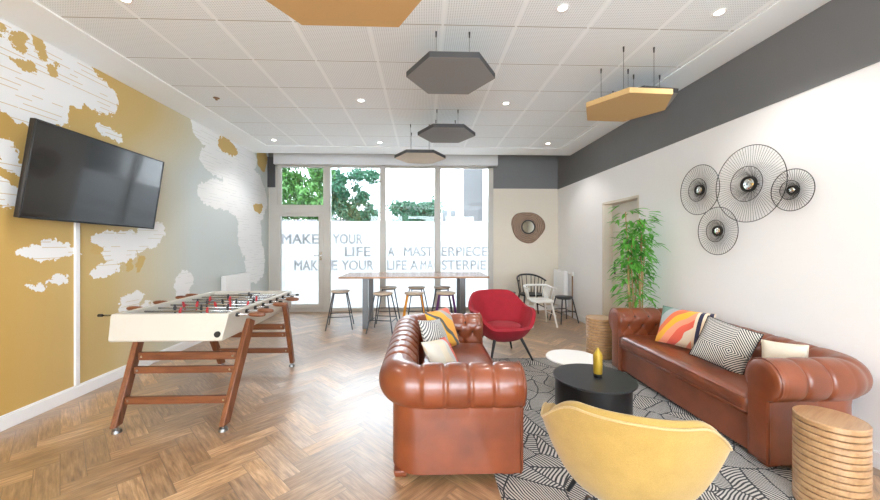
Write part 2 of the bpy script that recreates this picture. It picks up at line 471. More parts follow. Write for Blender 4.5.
def glass_mat():
    t = NT('clear window glass')
    g = t.new('ShaderNodeBsdfGlossy'); g.inputs['Roughness'].default_value = .01
    tr = t.new('ShaderNodeBsdfTransparent'); tr.inputs[0].default_value = (.96, .97, .97, 1)
    fr = t.new('ShaderNodeFresnel'); fr.inputs[0].default_value = 1.45
    mx = t.new('ShaderNodeMixShader')
    t.l.new(fr.outputs[0], mx.inputs[0]); t.l.new(tr.outputs[0], mx.inputs[1]); t.l.new(g.outputs[0], mx.inputs[2]); t.l.new(mx.outputs[0], t.out.inputs[0])
    return t.m
M['glass'] = glass_mat()
def film_mat(name, base, tcol):
    t = NT(name); c = t.coord(); s = t.sep(c)
    n = t.noise(t.comb(t.math('MULTIPLY', s[0], 26.), 0., t.math('MULTIPLY', s[2], 5.)), 1.2, 3, .6)
    low = t.smooth(s[2], .2, 1.0)
    col = t.mix(t.smooth(n, .4, .62), tuple(v*.86 for v in tcol), tcol)
    tl = t.new('ShaderNodeBsdfTranslucent'); t.l.new(col, tl.inputs[0])
    t.set(color=base, rough=.6)
    mx = t.new('ShaderNodeMixShader'); mx.inputs[0].default_value = .9
    t.l.new(t.b.outputs[0], mx.inputs[1]); t.l.new(tl.outputs[0], mx.inputs[2]); t.l.new(mx.outputs[0], t.out.inputs[0])
    return t.m
M['film'] = film_mat('frosted window film', (.82, .83, .84), (.95, .95, .96))
M['letter'] = film_mat('frosted lettering', (.62, .62, .63), (.68, .68, .69))

def emis(name, col, st):
    t = NT(name); t.set(color=(.9, .9, .9), emit=col, estr=st); return t.m
M['lamp'] = emis('downlight lens', (1, .93, .82), 14)

def screen_mat():
    t = NT('switched off screen'); t.set(color=(.012, .012, .013), rough=.16, spec=.55, coat=.7, coat_rough=.06); return t.m
M['screen'] = screen_mat()
def mirror_wood():
    t = NT('driftwood rings'); c = t.coord(); s = t.sep(c)
    n = t.noise(c, 8, 3)
    r = t.math('SQRT', t.math('ADD', t.math('MULTIPLY', s[0], s[0]), t.math('MULTIPLY', s[2], s[2])))
    w = t.math('SINE', t.math('MULTIPLY', t.math('ADD', r, t.math('MULTIPLY', n, .06)), 170.))
    g = t.noise(c, 60, 2)
    f = t.math('ADD', t.math('MULTIPLY', w, .2), g)
    t.set(color=t.ramp(f, [(.3, (.09, .05, .03)), (.65, (.34, .23, .16))]), rough=.7); return t.m
M['mirrorwood'] = mirror_wood()

# ------------------------------------------------------------------ room shell
XL, XR, YB, YC, ZC, YF = -3.3, 2.97, 7.6, 6.95, 3.23, -3.4
def floor():
    L, w = .47, .1175
    bm = NB(); uvl = bm.loops.layers.uv.new('UVMap'); ed = bm.loops.layers.uv.new('Edge')
    cl = bm.loops.layers.color.new('tone')
    rot = Matrix.Rotation(R(45), 3, 'Z')   # direction (1,1) -> +Y
    off = Vector((-.70-.083, 2.11, 0))
    rnd = random.Random(3)
    def plank(x0, y0, x1, y1, horiz):
        cs = [Vector((x, y, 0)) for x, y in ((x0, y0), (x1, y0), (x1, y1), (x0, y1))]
        ws = [rot @ p + off for p in cs]
        cx = sum(p.x for p in ws)/4; cy = sum(p.y for p in ws)/4
        if not (XL-.5 < cx < XR+.5 and YF-.5 < cy < YB+.5): return
        f = bm.faces.new([bm.verts.new(p) for p in ws])
        ou, ov = rnd.random()*20, rnd.random()*20; tone = rnd.random(); t2 = rnd.random(); t3 = rnd.random()
        for lp, p in zip(f.loops, cs):
            a, b = p.x-x0, p.y-y0
            if not horiz: a, b = b, a
            lp[uvl].uv = (a+ou, b+ov); lp[ed].uv = (a, b); lp[cl] = (tone, t2, t3, 1)
    for k in range(-90, 110):
        for m in range(-10, 11):
            bx0 = k*w + m*2*L; by0 = k*w
            plank(bx0, by0, bx0+L, by0+w, True)
            plank(bx0+L, by0+w-L, bx0+L+w, by0+w, False)
    for co, no in (((XL, 0, 0), (-1, 0, 0)), ((XR+.1, 0, 0), (1, 0, 0)), ((0, YF, 0), (0, -1, 0)), ((0, YB+.1, 0), (0, 1, 0))):
        g = bm.verts[:]+bm.edges[:]+bm.faces[:]
        bmesh.ops.bisect_plane(bm, geom=g, plane_co=co, plane_no=no, clear_outer=True)
    for f in bm.faces:
        if f.normal.z < 0: f.normal_flip()
    me = bpy.data.meshes.new('floor'); bm.to_mesh(me); bm.free()
    o = link('floor', me, M['floor']); o['kind'] = 'structure'
    # sub floor slab
    bm = bx(XL-.2, XR+1.2, YF-.2, YB+.2, -.2, -.004); 
    s = obj('floor_slab', bm, M['band'], o)
floor()

# left wall with the mural print, one body with baseboard child
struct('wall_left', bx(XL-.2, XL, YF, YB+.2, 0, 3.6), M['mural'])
bm = NB(); box(bm, XL, XL+.018, YF, YB, 0, .105); box(bm, XL, XL+.012, YF, YB, .105, .118)
struct('baseboard_left', bm, M['trim'], bevel=.003)

# right wall with doorway at Y 4.72..5.71, z..2.14
DY0, DY1, DZ = 4.72, 5.71, 2.135
bm = NB()
box(bm, XR, XR+.24, YF, DY0, 0, 2.65); box(bm, XR, XR+.24, DY1, YB+.2, 0, 2.65); box(bm, XR, XR+.24, DY0, DY1, DZ, 2.65)
struct('wall_right', bm, M['wall'])
struct('trim_1', bx(XR-.012, XR+.24, YF, YB+.2, 2.65, 3.6), M['band'])
bm = NB(); box(bm, XR-.018, XR, YF, DY0-.001, 0, .105); box(bm, XR-.018, XR, DY1+.001, YB, 0, .105)
struct('baseboard_right', bm, M['trim'], bevel=.003)

# door_1: recessed leaf in the right wall doorway
d = bpy.data.objects.new('door_1', None); COL.objects.link(d); d['kind'] = 'structure'
bm = NB(); box(bm, XR+.001, XR+.24, DY1-.04, DY1, 0, DZ); box(bm, XR+.001, XR+.24, DY0, DY0+.04, 0, DZ); box(bm, XR+.001, XR+.24, DY0, DY1, DZ-.04, DZ)
obj('door_frame', bm, M['wall_beige'], d, bevel=.004)
bm = NB(); box(bm, XR+.15, XR+.19, DY0+.041, DY1-.041, .005, DZ-.041)
obj('door_leaf', bm, M['doorpaint'], d, bevel=.004)
bm = NB(); box(bm, XR+.142, XR+.15, DY1-.14, DY1-.10, .96, 1.16); rod(bm, (XR+.15, DY1-.12, 1.06), (XR+.10, DY1-.12, 1.06), .009); rod(bm, (XR+.10, DY1-.125, 1.06), (XR+.10, DY1-.25, 1.06), .009)
obj('door_handle', bm, M['steel'], d)

# back wall: pieces round the window
WX0, WX1, WZ1 = -3.27, 1.53, 3.16
bm = NB(); box(bm, WX1, XR+.2, YB, YB+.2, 0, 2.66); box(bm, XL-.2, WX0, YB, YB+.2, 0, 2.66)
struct('wall_back', bm, M['wall_beige'])
bm = NB(); box(bm, WX1, XR+.2, YB-.012, YB+.2, 2.66, 3.6); box(bm, XL-.2, WX0, YB-.012, YB+.2, 2.66, 3.6); box(bm, WX0, WX1, YB-.012, YB+.2, WZ1, 3.6)
struct('trim_2', bm, M['band'])
struct('trim_4', bx(XL, WX0+.13, YB-.06, YB-.013, 2.655, 3.3), M['steel'])
bm = NB(); box(bm, WX1, XR, YB-.018, YB, 0, .105)
struct('baseboard_back', bm, M['trim'], bevel=.003)

# ceiling: tile field, white border, higher strip in front of the window
TX0, TX1, TY1 = -2.84, 2.6, 6.44
bm = NB(); box(bm, TX0, TX1, YF, TY1, ZC+.012, ZC+.05)
struct('ceiling', bm, M['ceil'])
bm = NB()
box(bm, XL, TX0, YF, YC, ZC, ZC+.10); box(bm, TX1, XR-.012, YF, YC, ZC, ZC+.10); box(bm, TX0, TX1, TY1, YC, ZC, ZC+.10)
struct('trim_3', bm, M['border'])
struct('ceiling_recess', bx(XL, XR, YC, YB, 3.55, 3.6), M['border'])
bm = NB(); box(bm, XL, XR, YF, YC, ZC+.101, 3.6)
struct('ceiling_void', bm, M['border'])

# rear wall behind the camera with three daylight openings
bm = NB()
for a, b in ((XL, -2.8), (-1.1, -.8), (.9, 1.2), (2.75, XR)): box(bm, a, b, YF-.2, YF, 0, 3.3)
for a, b in ((-2.8, -1.1), (-.8, .9), (1.2, 2.75)): box(bm, a, b, YF-.2, YF, 2.9, 3.3); box(bm, a, b, YF-.2, YF, 0, .35)
struct('wall_rear', bm, M['wall'])

def sheet(x0, x1, z0, z1, y):
    bm = NB(); bm.faces.new([bm.verts.new(p) for p in ((x0, y, z0), (x1, y, z0), (x1, y, z1), (x0, y, z1))]); return bm
# ------------------------------------------------------------------ window_1
win = bpy.data.objects.new('window_1', None); COL.objects.link(win); win['kind'] = 'structure'
yf0, yf1 = YB-.035, YB+.05
def fr(name, x0, x1, z0, z1, y0=yf0, y1=yf1, mat='alu'):
    return obj(name, bx(x0, x1, y0, y1, z0, z1), M[mat], win, bevel=.004)
fr('window_frame', WX0, -3.10, 0, WZ1)
fr('window_frame', WX0, WX1, 3.09, WZ1)
fr('window_frame', 1.42, WX1, 0, WZ1)
fr('window_frame', WX0, WX1, 0, .075)
fr('mullion', -2.13, -1.98, 0, 3.09, YB-.05)
fr('mullion', -.93, -.80, .075, 3.09, YB-.06)
fr('mullion', .25, .38, .075, 3.09, YB-.06)
fr('transom', -3.10, -2.13, 2.11, 2.285, YB-.04)
gy = YB+.015
for x0, x1, z0, z1 in ((-3.10, -2.13, 2.285, 3.09), (-1.98, -.93, .075, 3.09), (-.80, .25, .075, 3.09), (.38, 1.42, .075, 3.09)):
    obj('glass', bx(x0, x1, gy, gy+.006, z0, z1), M['glass'], win)
for x0, x1 in ((-1.98, -.93), (-.80, .25), (.38, 1.42)):
    obj('frosted_film', sheet(x0, x1, .075, 1.94, gy-.002), M['film'], win)
# a slim inner rebate line in transom light
obj('window_frame', bx(-3.10, -3.02, YB-.02, YB+.02, 2.285, 3.09), M['alu'], win, bevel=.003)
# door_2 the glazed terrace door
d2 = bpy.data.objects.new('door_2', None); COL.objects.link(d2); d2['kind'] = 'structure'
def fr2(x0, x1, z0, z1): obj('door_frame', bx(x0, x1, YB-.055, YB+.03, z0, z1), M['alu'], d2, bevel=.004)
fr2(-3.099, -3.03, .08, 2.108); fr2(-2.23, -2.131, .08, 2.108); fr2(-3.03, -2.23, 2.04, 2.108); fr2(-3.03, -2.23, .08, .16)
obj('glass', bx(-3.03, -2.23, gy, gy+.006, .16, 2.04), M['glass'], d2)
obj('frosted_film', sheet(-3.03, -2.23, .16, 1.94, gy-.002), M['film'], d2)
bm = NB(); box(bm, -2.20, -2.16, YB-.065, YB-.055, 1.10, 1.28); rod(bm, (-2.18, YB-.065, 1.2), (-2.18, YB-.11, 1.2), .009); rod(bm, (-2.18, YB-.11, 1.2), (-2.31, YB-.11, 1.2), .009)
obj('door_handle', bm, M['chrome'], d2)

def lettering(txt, x, z, h, width, parent):
    cu = bpy.data.curves.new('txt', 'FONT'); cu.body = txt; cu.size = 1; cu.extrude = 0; cu.bevel_depth = .022; cu.bevel_resolution = 1
    to = bpy.data.objects.new('txt', cu); COL.objects.link(to)
    bpy.context.view_layer.update()
    dg = bpy.context.evaluated_depsgraph_get()
    me = bpy.data.meshes.new_from_object(to.evaluated_get(dg))
    bpy.data.objects.remove(to); 
    xs = [v.co.x for v in me.vertices]; ys = [v.co.y for v in me.vertices]
    x0, x1, y0, y1 = min(xs), max(xs), min(ys), max(ys)
    for v in me.vertices:
        v.co = ((v.co.x-x0)/(x1-x0)*width + x, YB+.010 - v.co.z*.03, (v.co.y-y0)/(y1-y0)*h + z)
    me.name = 'lettering'
    me.materials.clear()
    o = link('lettering', me, M['letter'], parent)
    return o
# (text, px x0, px x1, top z, bottom z)
ZT = 1.47
for txt, x0, x1, z0, z1, p in (
    ('MAKE', -3.03, -2.25, 1.45, 1.665, d2), ('YOUR', -1.95, -1.30, 1.45, 1.665, win), ('LIFE', -1.69, -1.13, 1.18, 1.39, win),
    ('A', -.76, -.62, 1.18, 1.39, win), ('MAST', -.42, .22, 1.18, 1.39, win), ('ERPIECE', .40, 1.41, 1.18, 1.39, win),
    ('MAK', -2.76, -2.25, .88, 1.10, d2), ('E', -1.97, -1.84, .88, 1.10, win), ('YOUR', -1.76, -1.06, .88, 1.10, win),
    ('LIFE A', -.78, -.10, .88, 1.10, win), ('MA', -.06, .23, .88, 1.10, win), ('STERPIE', .40, 1.38, .88, 1.10, win)):
    lettering(txt, x0, z0, z1-z0, x1-x0, p)

# blind box over the window
bm = NB(); box(bm, -3.13, 1.60, YB-.17, YB-.062, 3.125, 3.42)
bl = obj('blind_box', bm, M['blindbox'], None, bevel=.006)
tag(bl, 'long pale grey roller blind box fixed above the wide window', 'blind')

# ------------------------------------------------------------------ cable strip, tv
bm = NB(); box(bm, XL, XL+.022, 3.42, 3.462, .119, 1.75)
tag(obj('cable_cover', bm, M['trim'], None, bevel=.003), 'narrow white cable cover running down the gold wall below the television', 'cable cover')

TL = Vector((-3.072, 2.879, 2.461)); TRr = Vector((-3.038, 4.228, 2.484)); BL = Vector((-3.180, 2.839, 1.657))
ux = (TRr-TL).normalized(); uz = (TL-BL); uz = (uz - ux*uz.dot(ux)*.35).normalized(); ux = (ux - uz*uz.dot(ux)).normalized(); uy = uz.cross(ux)  # uy points into wall (-X)
tvM = Matrix((ux, uy, uz)).transposed().to_4x4()
W_, H_ = 1.35, .80
cen = TL + ux*W_/2 - uz*H_/2
tv = thing('television', 'large black flat television tilted down on the gold map wall', 'television', cen)
tv.rotation_euler = tvM.to_euler()
sgn = 1
obj('housing', bx(-W_/2, W_/2, .006, .045, -H_/2, H_/2), M['blackp'], tv, bevel=.006)
bm = NB(); b_ = .011
box(bm, -W_/2, W_/2, -.004, .008, H_/2-b_, H_/2); box(bm, -W_/2, W_/2, -.004, .008, -H_/2, -H_/2+.018)
box(bm, -W_/2, -W_/2+b_, -.004, .008, -H_/2, H_/2); box(bm, W_/2-b_, W_/2, -.004, .008, -H_/2, H_/2)
obj('bezel', bm, M['blackp'], tv, bevel=.002)
obj('screen', bx(-W_/2+b_, W_/2-b_, .001, .007, -H_/2+.018, H_/2-b_), M['screen'], tv)
bm = NB(); box(bm, -.2, .2, .045, .07, -.2, .2)
wi = tvM.to_3x3().inverted()
pw = Vector((XL+.02, cen.y, cen.z)) - cen; pl = wi @ pw
rod(bm, (0, .07, 0), pl, .025)
obj('wall_bracket', bm, M['steel'], tv)
bpy.context.view_layer.update()

# ------------------------------------------------------------------ radiators
def radiator(name, label, x0, x1, y0, y1, z0, z1, face):
    t = thing(name, label, 'radiator', ((x0+x1)/2, (y0+y1)/2, z0))
    cx, cy = (x0+x1)/2, (y0+y1)/2
    bm = NB(); box(bm, x0-cx+.02, x1-cx-.02, y0-cy, y1-cy, 0, z1-z0)
    obj('panel', bm, M['radiator'], t, bevel=.008)
    bm = NB(); n = int((y1-y0)/.033)
    xx = (x1-cx-.02) if face > 0 else (x0-cx+.02)
    for k in range(n):
        y = y0-cy+.02+k*.033
        box(bm, xx-.005, xx+.005, y, y+.018, .03, z1-z0-.03)
    obj('ribs', bm, M['radiator'], t, bevel=.003)
    bm = NB(); box(bm, x0-cx, x0-cx+.04 if face > 0 else x0-cx+.0, y0-cy+.1, y0-cy+.14, .1, z1-z0-.1) if face > 0 else box(bm, x1-cx-.04, x1-cx, y0-cy+.1, y0-cy+.14, .1, z1-z0-.1)
    obj('wall_bracket', bm, M['radiator'], t)
    return t
radiator('radiator', 'white panel radiator on the mural wall beyond the football table', XL, XL+.12, 5.80, 6.62, .28, .93, 1)
rd = radiator('radiator', 'white panel radiator in the corner behind the black stool', XR-.14, XR-.02, 6.98, YB-.04, .16, .90, -1)
bm = NB(); tube(bm, [(.0, -.28, .70), (.03, -.52, .70)], .012); rod(bm, (.03, -.52, .665), (.03, -.52, .75), .028, seg=16)
obj('valve', bm, M['whitepaint'], rd)
bm = NB(); rod(bm, (.03, -.52, -.155), (.03, -.52, .665), .013)
obj('pipe', bm, M['brass'], rd)

# ------------------------------------------------------------------ football table
ft = thing('football_table', 'white football table on slanted wooden legs beside the gold wall', 'football table', (-1.97, 3.455, 0))
hx, hy = .448, .66
LO = .06
def body_shell():
    bm = NB()
    # outer: bottom narrower; inner cavity
    def ring(ax, ay, z): return [bm.verts.new((sx*ax, sy*ay, z)) for sx, sy in ((-1, -1), (1, -1), (1, 1), (-1, 1))]
    rs = [ring(hx-.03, hy+.045, .712), ring(hx-.022, hy+.053, .722), ring(hx, hy+.004, .905), ring(hx-.004, hy-.001, .918), ring(hx-.04, hy-.035, .918), ring(hx-.05, hy-.045, .835)]
    for a, b in zip(rs, rs[1:]):
        for i in range(4): bm.faces.new((a[i], a[(i+1) % 4], b[(i+1) % 4], b[i]))
    bm.faces.new(rs[0][::-1]); bm.faces.new(rs[-1])
    return bm
obj('cabinet', body_shell(), M['foosbody'], ft, bevel=.006)
obj('playfield', bx(-hx+.052, hx-.052, -hy+.047, hy-.047, .8355, .839), M['foosin'], ft)
bm = NB(); rod(bm, (hx-.062, -hy-.048, .765), (hx-.062, -hy+.01, .765), .024, seg=16); 
obj('ball_return', bm, M['blackp'], ft)
bm = NB(); box(bm, -.11, .11, hy-.10, hy-.047, .8395, .90); obj('goal', bm, M['foosin'], ft)
# legs
def leg_bm(sx, sy):
    bm = NB()
    p0 = Vector((sx*.425, sy*.715, .045)); p1 = Vector((sx*.468, sy*.385, .80))
    beam(bm, p0, p1, .045, .088, up=(0, 0, 1))
    for v in bm.verts:
        if v.co.z < .12: v.co.z = .045
        v.co.y += LO; v.co.x *= .97
    return bm
for sx in (-1, 1):
    for sy in (-1, 1):
        lg = obj('leg', leg_bm(sx, sy), M['teak'], ft, bevel=.006)
        bm = NB(); c = (sx*.418*.97, sy*.717+LO)
        rod(bm, (c[0], c[1], 0), (c[0], c[1], .022), .034, .030, seg=20); rod(bm, (c[0], c[1], .02), (c[0], c[1], .06), .012)
        obj('levelling_foot', bm, M['footmetal'], lg)
def legy(z): return .715 - (z-.045)/.755*.33
for sy in (-1, 1):
    for z, h in ((.215, .058), (.425, .055), (.525, .065)):
        y = sy*(legy(z)+.0)+LO
        bm = NB(); box(bm, -.40, .40, y-.016, y+.016, z-h/2, z+h/2)
        cb = obj('crossbar', bm, M['teakx'], ft, bevel=.003)
        for sx in (-1, 1):
            bm = NB(); rod(bm, (sx*.372, y-.020, z), (sx*.372, y+.020, z), .009, seg=12)
            obj('bolt', bm, M['chrome'], cb)
# rods and players
conf = [(1, 'red', 1), (2, 'red', 1), (3, 'blk', -1), (5, 'red', 1), (5, 'blk', -1), (3, 'red', 1), (2, 'blk', -1), (1, 'blk', -1)]
def player_bm():
    bm = NB()
    lathe(bm, [(0, .034), (.008, .032), (.0105, .025), (.008, .018), (.005, .016)], 10)
    lathe(bm, [(.005, .017), (.013, .012), (.012, -.008), (.009, -.02), (.008, -.045), (.010, -.062), (0, -.064)], 10)
    box(bm, -.011, .011, -.014, .010, -.072, -.052)
    return bm
pm = {}
for nme in ('red', 'blk'):
    o = obj('player', player_bm(), M['red_fig' if nme == 'red' else 'blk_fig'], None, smooth=True); pm[nme] = o.data; bpy.data.objects.remove(o)
hand = {'red': 'teakx', 'blk': 'teakx'}
for i, (n, team, side) in enumerate(conf):
    y = -.54 + i*.155; z = .885
    ext = .20
    x0, x1 = (-hx-(.20 if i == 0 else .09), hx+ext) if side > 0 else (-hx-ext, hx+.12)
    bm = NB(); rod(bm, (x0, y, z), (x1, y, z), .0075, seg=10)
    rdo = obj('rod', bm, M['chrome'], ft, smooth=True)
    bm = NB(); e = x1 if side > 0 else x0
    a, b = (e-.10, e+.03) if side > 0 else (e+.10, e-.03)
    dd = 1 if b > a else -1
    pr = [(.0, 0), (.013, 0), (.018, .02), (.021, .07), (.018, .11), (.012, .128), (0, .13)]
    lathe(bm, pr, 14, M=Matrix.Translation((a, y, z)) @ Matrix.Rotation(dd*PI/2, 4, 'Y'))
    obj('handle', bm, M['teakx'], rdo, smooth=True)
    bm = NB(); f = x0 if side > 0 else x1
    rod(bm, (f, y, z), (f+.03*(1 if side > 0 else -1), y, z), .012, seg=12)
    obj('end_cap', bm, M['blackp'], rdo)
    for sx in (-1, 1):
        bm = NB(); rod(bm, (sx*(hx-.01), y, z), (sx*(hx+.018), y, z), .017, seg=14)
        obj('bearing', bm, M['blackp'], rdo)
    for k in range(n):
        px = (k-(n-1)/2)*(.70/max(n, 3)) + random.uniform(-.03, .03)
        p = bpy.data.objects.new('player', pm[team]); COL.objects.link(p); p.parent = rdo
        p.location = (px, y, z); p.rotation_euler = (random.uniform(-.4, .5), 0, 0)

# ------------------------------------------------------------------ bar table and stools
bt = thing('bar_table', 'long narrow high bar table with thin wooden top before the window', 'table', (-.15, 6.38, 0), R(0))
obj('tabletop', bx(-1.27, 1.28, -.46, .46, .868, .90), M['tabletop'], bt, bevel=.003)
for sx, dx in ((-1, 0), (1, .0)):
    for sy in (-1, 1):
        x = sx*.84; y = sy*.33
        l = obj('leg', bx(x-.045, x+.045, y-.03, y+.03, 0, .868), M['steelgrey'], bt, bevel=.003)
    obj('leg_rail', bx(sx*.84-.03, sx*.84+.03, -.30, .30, .82, .867), M['steelgrey'], bt, bevel=.003)

def make_stool(name, label, H, r, spread, legmat, seatmat, group=None):
    t = thing(name, label, 'stool', (0, 0, 0), 0, group)
    bm = NB(); lathe(bm, [(0, H-.028), (r-.01, H-.028), (r, H-.02), (r, H-.006), (r-.008, H), (0, H-.004)], 28)
    obj('seat', bm, seatmat, t, auto=40)
    tops = []; 
    for sx in (-1, 1):
        for sy in (-1, 1):
            a = Vector((sx*r*.66, sy*r*.66, H-.03)); b = Vector((sx*spread*.707*1.0, sy*spread*.707, 0))
            bm = NB(); rod(bm, b, a, .0105, .0115, seg=10)
            obj('leg', bm, legmat, t, smooth=False, auto=40)
            tops.append((a, b))
    def at(k, z): a, b = tops[k]; f = z/(H-.03); return b + (a-b)*f
    for z, prs in ((.19, ((0, 1), (2, 3))), (.215, ((0, 2), (1, 3)))):
        for i, j in prs:
            bm = NB(); rod(bm, at(i, z), at(j, z), .008, seg=8)
            obj('footrest', bm, legmat, t)
    bm = NB(); lathe(bm, [(r*.72, H-.045), (r*.80, H-.045), (r*.80, H-.029), (r*.72, H-.029), (r*.72, H-.045)], 28)
    obj('seat_ring', bm, legmat, t)
    return t
M['legorange'] = simple('orange painted leg', (.75, .30, .01), .4)
M['legpurple'] = simple('violet painted leg', (.13, .025, .17), .4)
M['legblue'] = simple('blue grey leg', (.10, .10, .14), .4)
s0 = make_stool('bar_stool', 'grey metal bar stool standing alone left of the bar table legs', .645, .165, .31, M['steel'], M['stoolwood'], 'bar stools at the window table')
s0.location = (-1.44, 6.15, 0); s0.rotation_euler = (0, 0, R(8))
dup(s0, (-.665, 5.86, 0), R(-10), 'grey bar stool on the room side, next to the table leg')
dup(s0, (-.65, 6.62, 0), R(5), 'grey bar stool on the window side, behind the left grey one')
dup(s0, (-.12, 6.62, 0), R(12), 'grey bar stool on the window side behind the orange-legged stool')
dup(s0, (.36, 6.62, 0), R(-5), 'grey bar stool on the window side behind the violet-legged stool')
s1 = make_stool('bar_stool', 'bar stool with orange legs in the middle of the bar table', .645, .165, .30, M['legorange'], M['stoolwood'], 'bar stools at the window table')
s1.location = (-.15, 5.86, 0); s1.rotation_euler = (0, 0, R(5))
for i, ch in enumerate([c for c in s1.children if c.name.startswith('leg')]):
    if i >= 2:
        ch.data.materials[0] = M['legorange'] if i == 2 else M['legblue']
for ch in s1.children:
    if ch.name.startswith(('footrest', 'seat_ring')): ch.data.materials[0] = M['legblue']
s2 = make_stool('bar_stool', 'bar stool with violet legs near the right table leg', .645, .165, .30, M['legpurple'], M['stoolwood'], 'bar stools at the window table')
s2.location = (.385, 5.86, 0)

# corner seating
s3 = make_stool('low_stool', 'low black wooden stool in front of the corner radiator', .475, .16, .26, M['blackpaint'], M['blackpaint'], 'black stools in the corner')
s3.location = (2.63, 6.45, 0); s3.rotation_euler = (0, 0, R(12))
dup(s3, (1.72, 7.05, 0), R(0), 'low black wooden stool half hidden behind the red armchair')

def spindle_chair(name, label, mat, W, H, seatH, nsp, square, loc, rz):
    t = thing(name, label, 'chair', loc, rz)
    # faces -y
    hw = W/2; dp = .21
    bm = NB()
    pts = []
    for k in range(24):
        a = 2*PI*k/24; c, s = math.cos(a), math.sin(a); e = .35 if square else .7
        pts.append(((hw-.05)*abs(c)**e*(1 if c >= 0 else -1), dp*abs(s)**e*(1 if s >= 0 else -1)))
    prism(bm, pts, seatH-.035, seatH)
    obj('seat', bm, mat, t, bevel=.008)
    for sx in (-1, 1):
        for sy in (-1, 1):
            bm = NB(); rod(bm, (sx*(hw-.03), sy*(dp+.02), 0), (sx*(hw-.1), sy*(dp-.06), seatH-.03), .014, .019, seg=10)
            obj('leg', bm, mat, t, auto=40)
    # bent rail: back semi-ellipse with arms
    n = 17; rail = []
    for k in range(n):
        a = PI*k/(n-1)
        c = math.cos(a); s = math.sin(a)
        if square: x = hw*(abs(c)**.3)*(1 if c > 0 else -1); y = -.12 + (dp+.12+.03)*s**.35
        else: x = hw*(abs(c)**.8)*(1 if c > 0 else -1); y = -.08 + (dp+.08+.05)*s
        z = H - (.03 if square else .10)*(1-s**1.2)
        rail.append(Vector((x, y, z)))
    bm = NB(); tube(bm, rail, .016, 8, rads=[.014+.006*math.sin(PI*k/(n-1)) for k in range(n)])
    obj('top_rail', bm, mat, t, smooth=True)
    for k in range(nsp):
        f = (k+.5)/nsp; q = f*(n-1); i = int(q); p = rail[i].lerp(rail[min(i+1, n-1)], q-i)
        b = Vector((p.x*.82, min(p.y, dp*1.0)-.02 if p.y > .1 else p.y*.8, seatH-.01))
        bm = NB(); rod(bm, b, p, .0085, .007, seg=8)
        obj('spindle', bm, mat, t, smooth=True)
    for sx in (-1, 1):
        bm = NB(); rod(bm, (sx*(hw-.04), -dp-.005, .2), (sx*(hw-.04), dp+.005, .2), .008, seg=8)
        obj('stretcher', bm, mat, t)
    return t
spindle_chair('spindle_chair', 'black spindle-back chair behind the white chair in the corner', M['blackpaint'], .56, .82, .46, 11, False, (2.16, 6.95, 0), R(4))
spindle_chair('spindle_chair', 'white wooden spindle armchair standing in front of the black chair', M['whitepaint'], .50, .69, .46, 15, True, (2.10, 6.22, 0), R(3))

# ------------------------------------------------------------------ wall decor
bm = NB()
def blob(a):
    return .355*(1+.045*math.cos(2*a+.4)+.06*math.cos(3*a-1.2)+.02*math.cos(5*a))
mr = thing('wall_mirror', 'round mirror in an irregular brown wooden slice on beige wall', 'mirror', (2.29, YB-.02, 1.82))
n = 64; pts = [(blob(2*PI*k/n)*math.cos(2*PI*k/n), blob(2*PI*k/n)*math.sin(2*PI*k/n)) for k in range(n)]
a = [bm.verts.new((x*.96, -.02, z*.96)) for x, z in pts]; b = [bm.verts.new((x, -.005, z)) for x, z in pts]; c_ = [bm.verts.new((x*.97, .02, z*.97)) for x, z in pts]
d_ = [bm.verts.new((x*.45, -.03, z*.45)) for x, z in pts]
for k in range(n):
    k2 = (k+1) % n
    bm.faces.new((a[k], a[k2], b[k2], b[k])); bm.faces.new((b[k], b[k2], c_[k2], c_[k])); bm.faces.new((d_[k], d_[k2], a[k2], a[k]))
bm.faces.new(d_); bm.faces.new(c_[::-1])
obj('wooden_slice', bm, M['mirrorwood'], mr, auto=35)
MY = Matrix.Rotation(PI/2, 4, 'X')
bm = NB(); lathe(bm, [(.158, .030), (.158, .045), (.128, .045), (.128, .030), (.158, .030)], 40, M=MY)
obj('rim', bm, M['wire'], mr)
bm = NB(); lathe(bm, [(0, .036), (.136, .036), (.136, .031), (0, .031)], 40, M=MY)
obj('mirror_glass', bm, M['mirror'], mr, auto=30)

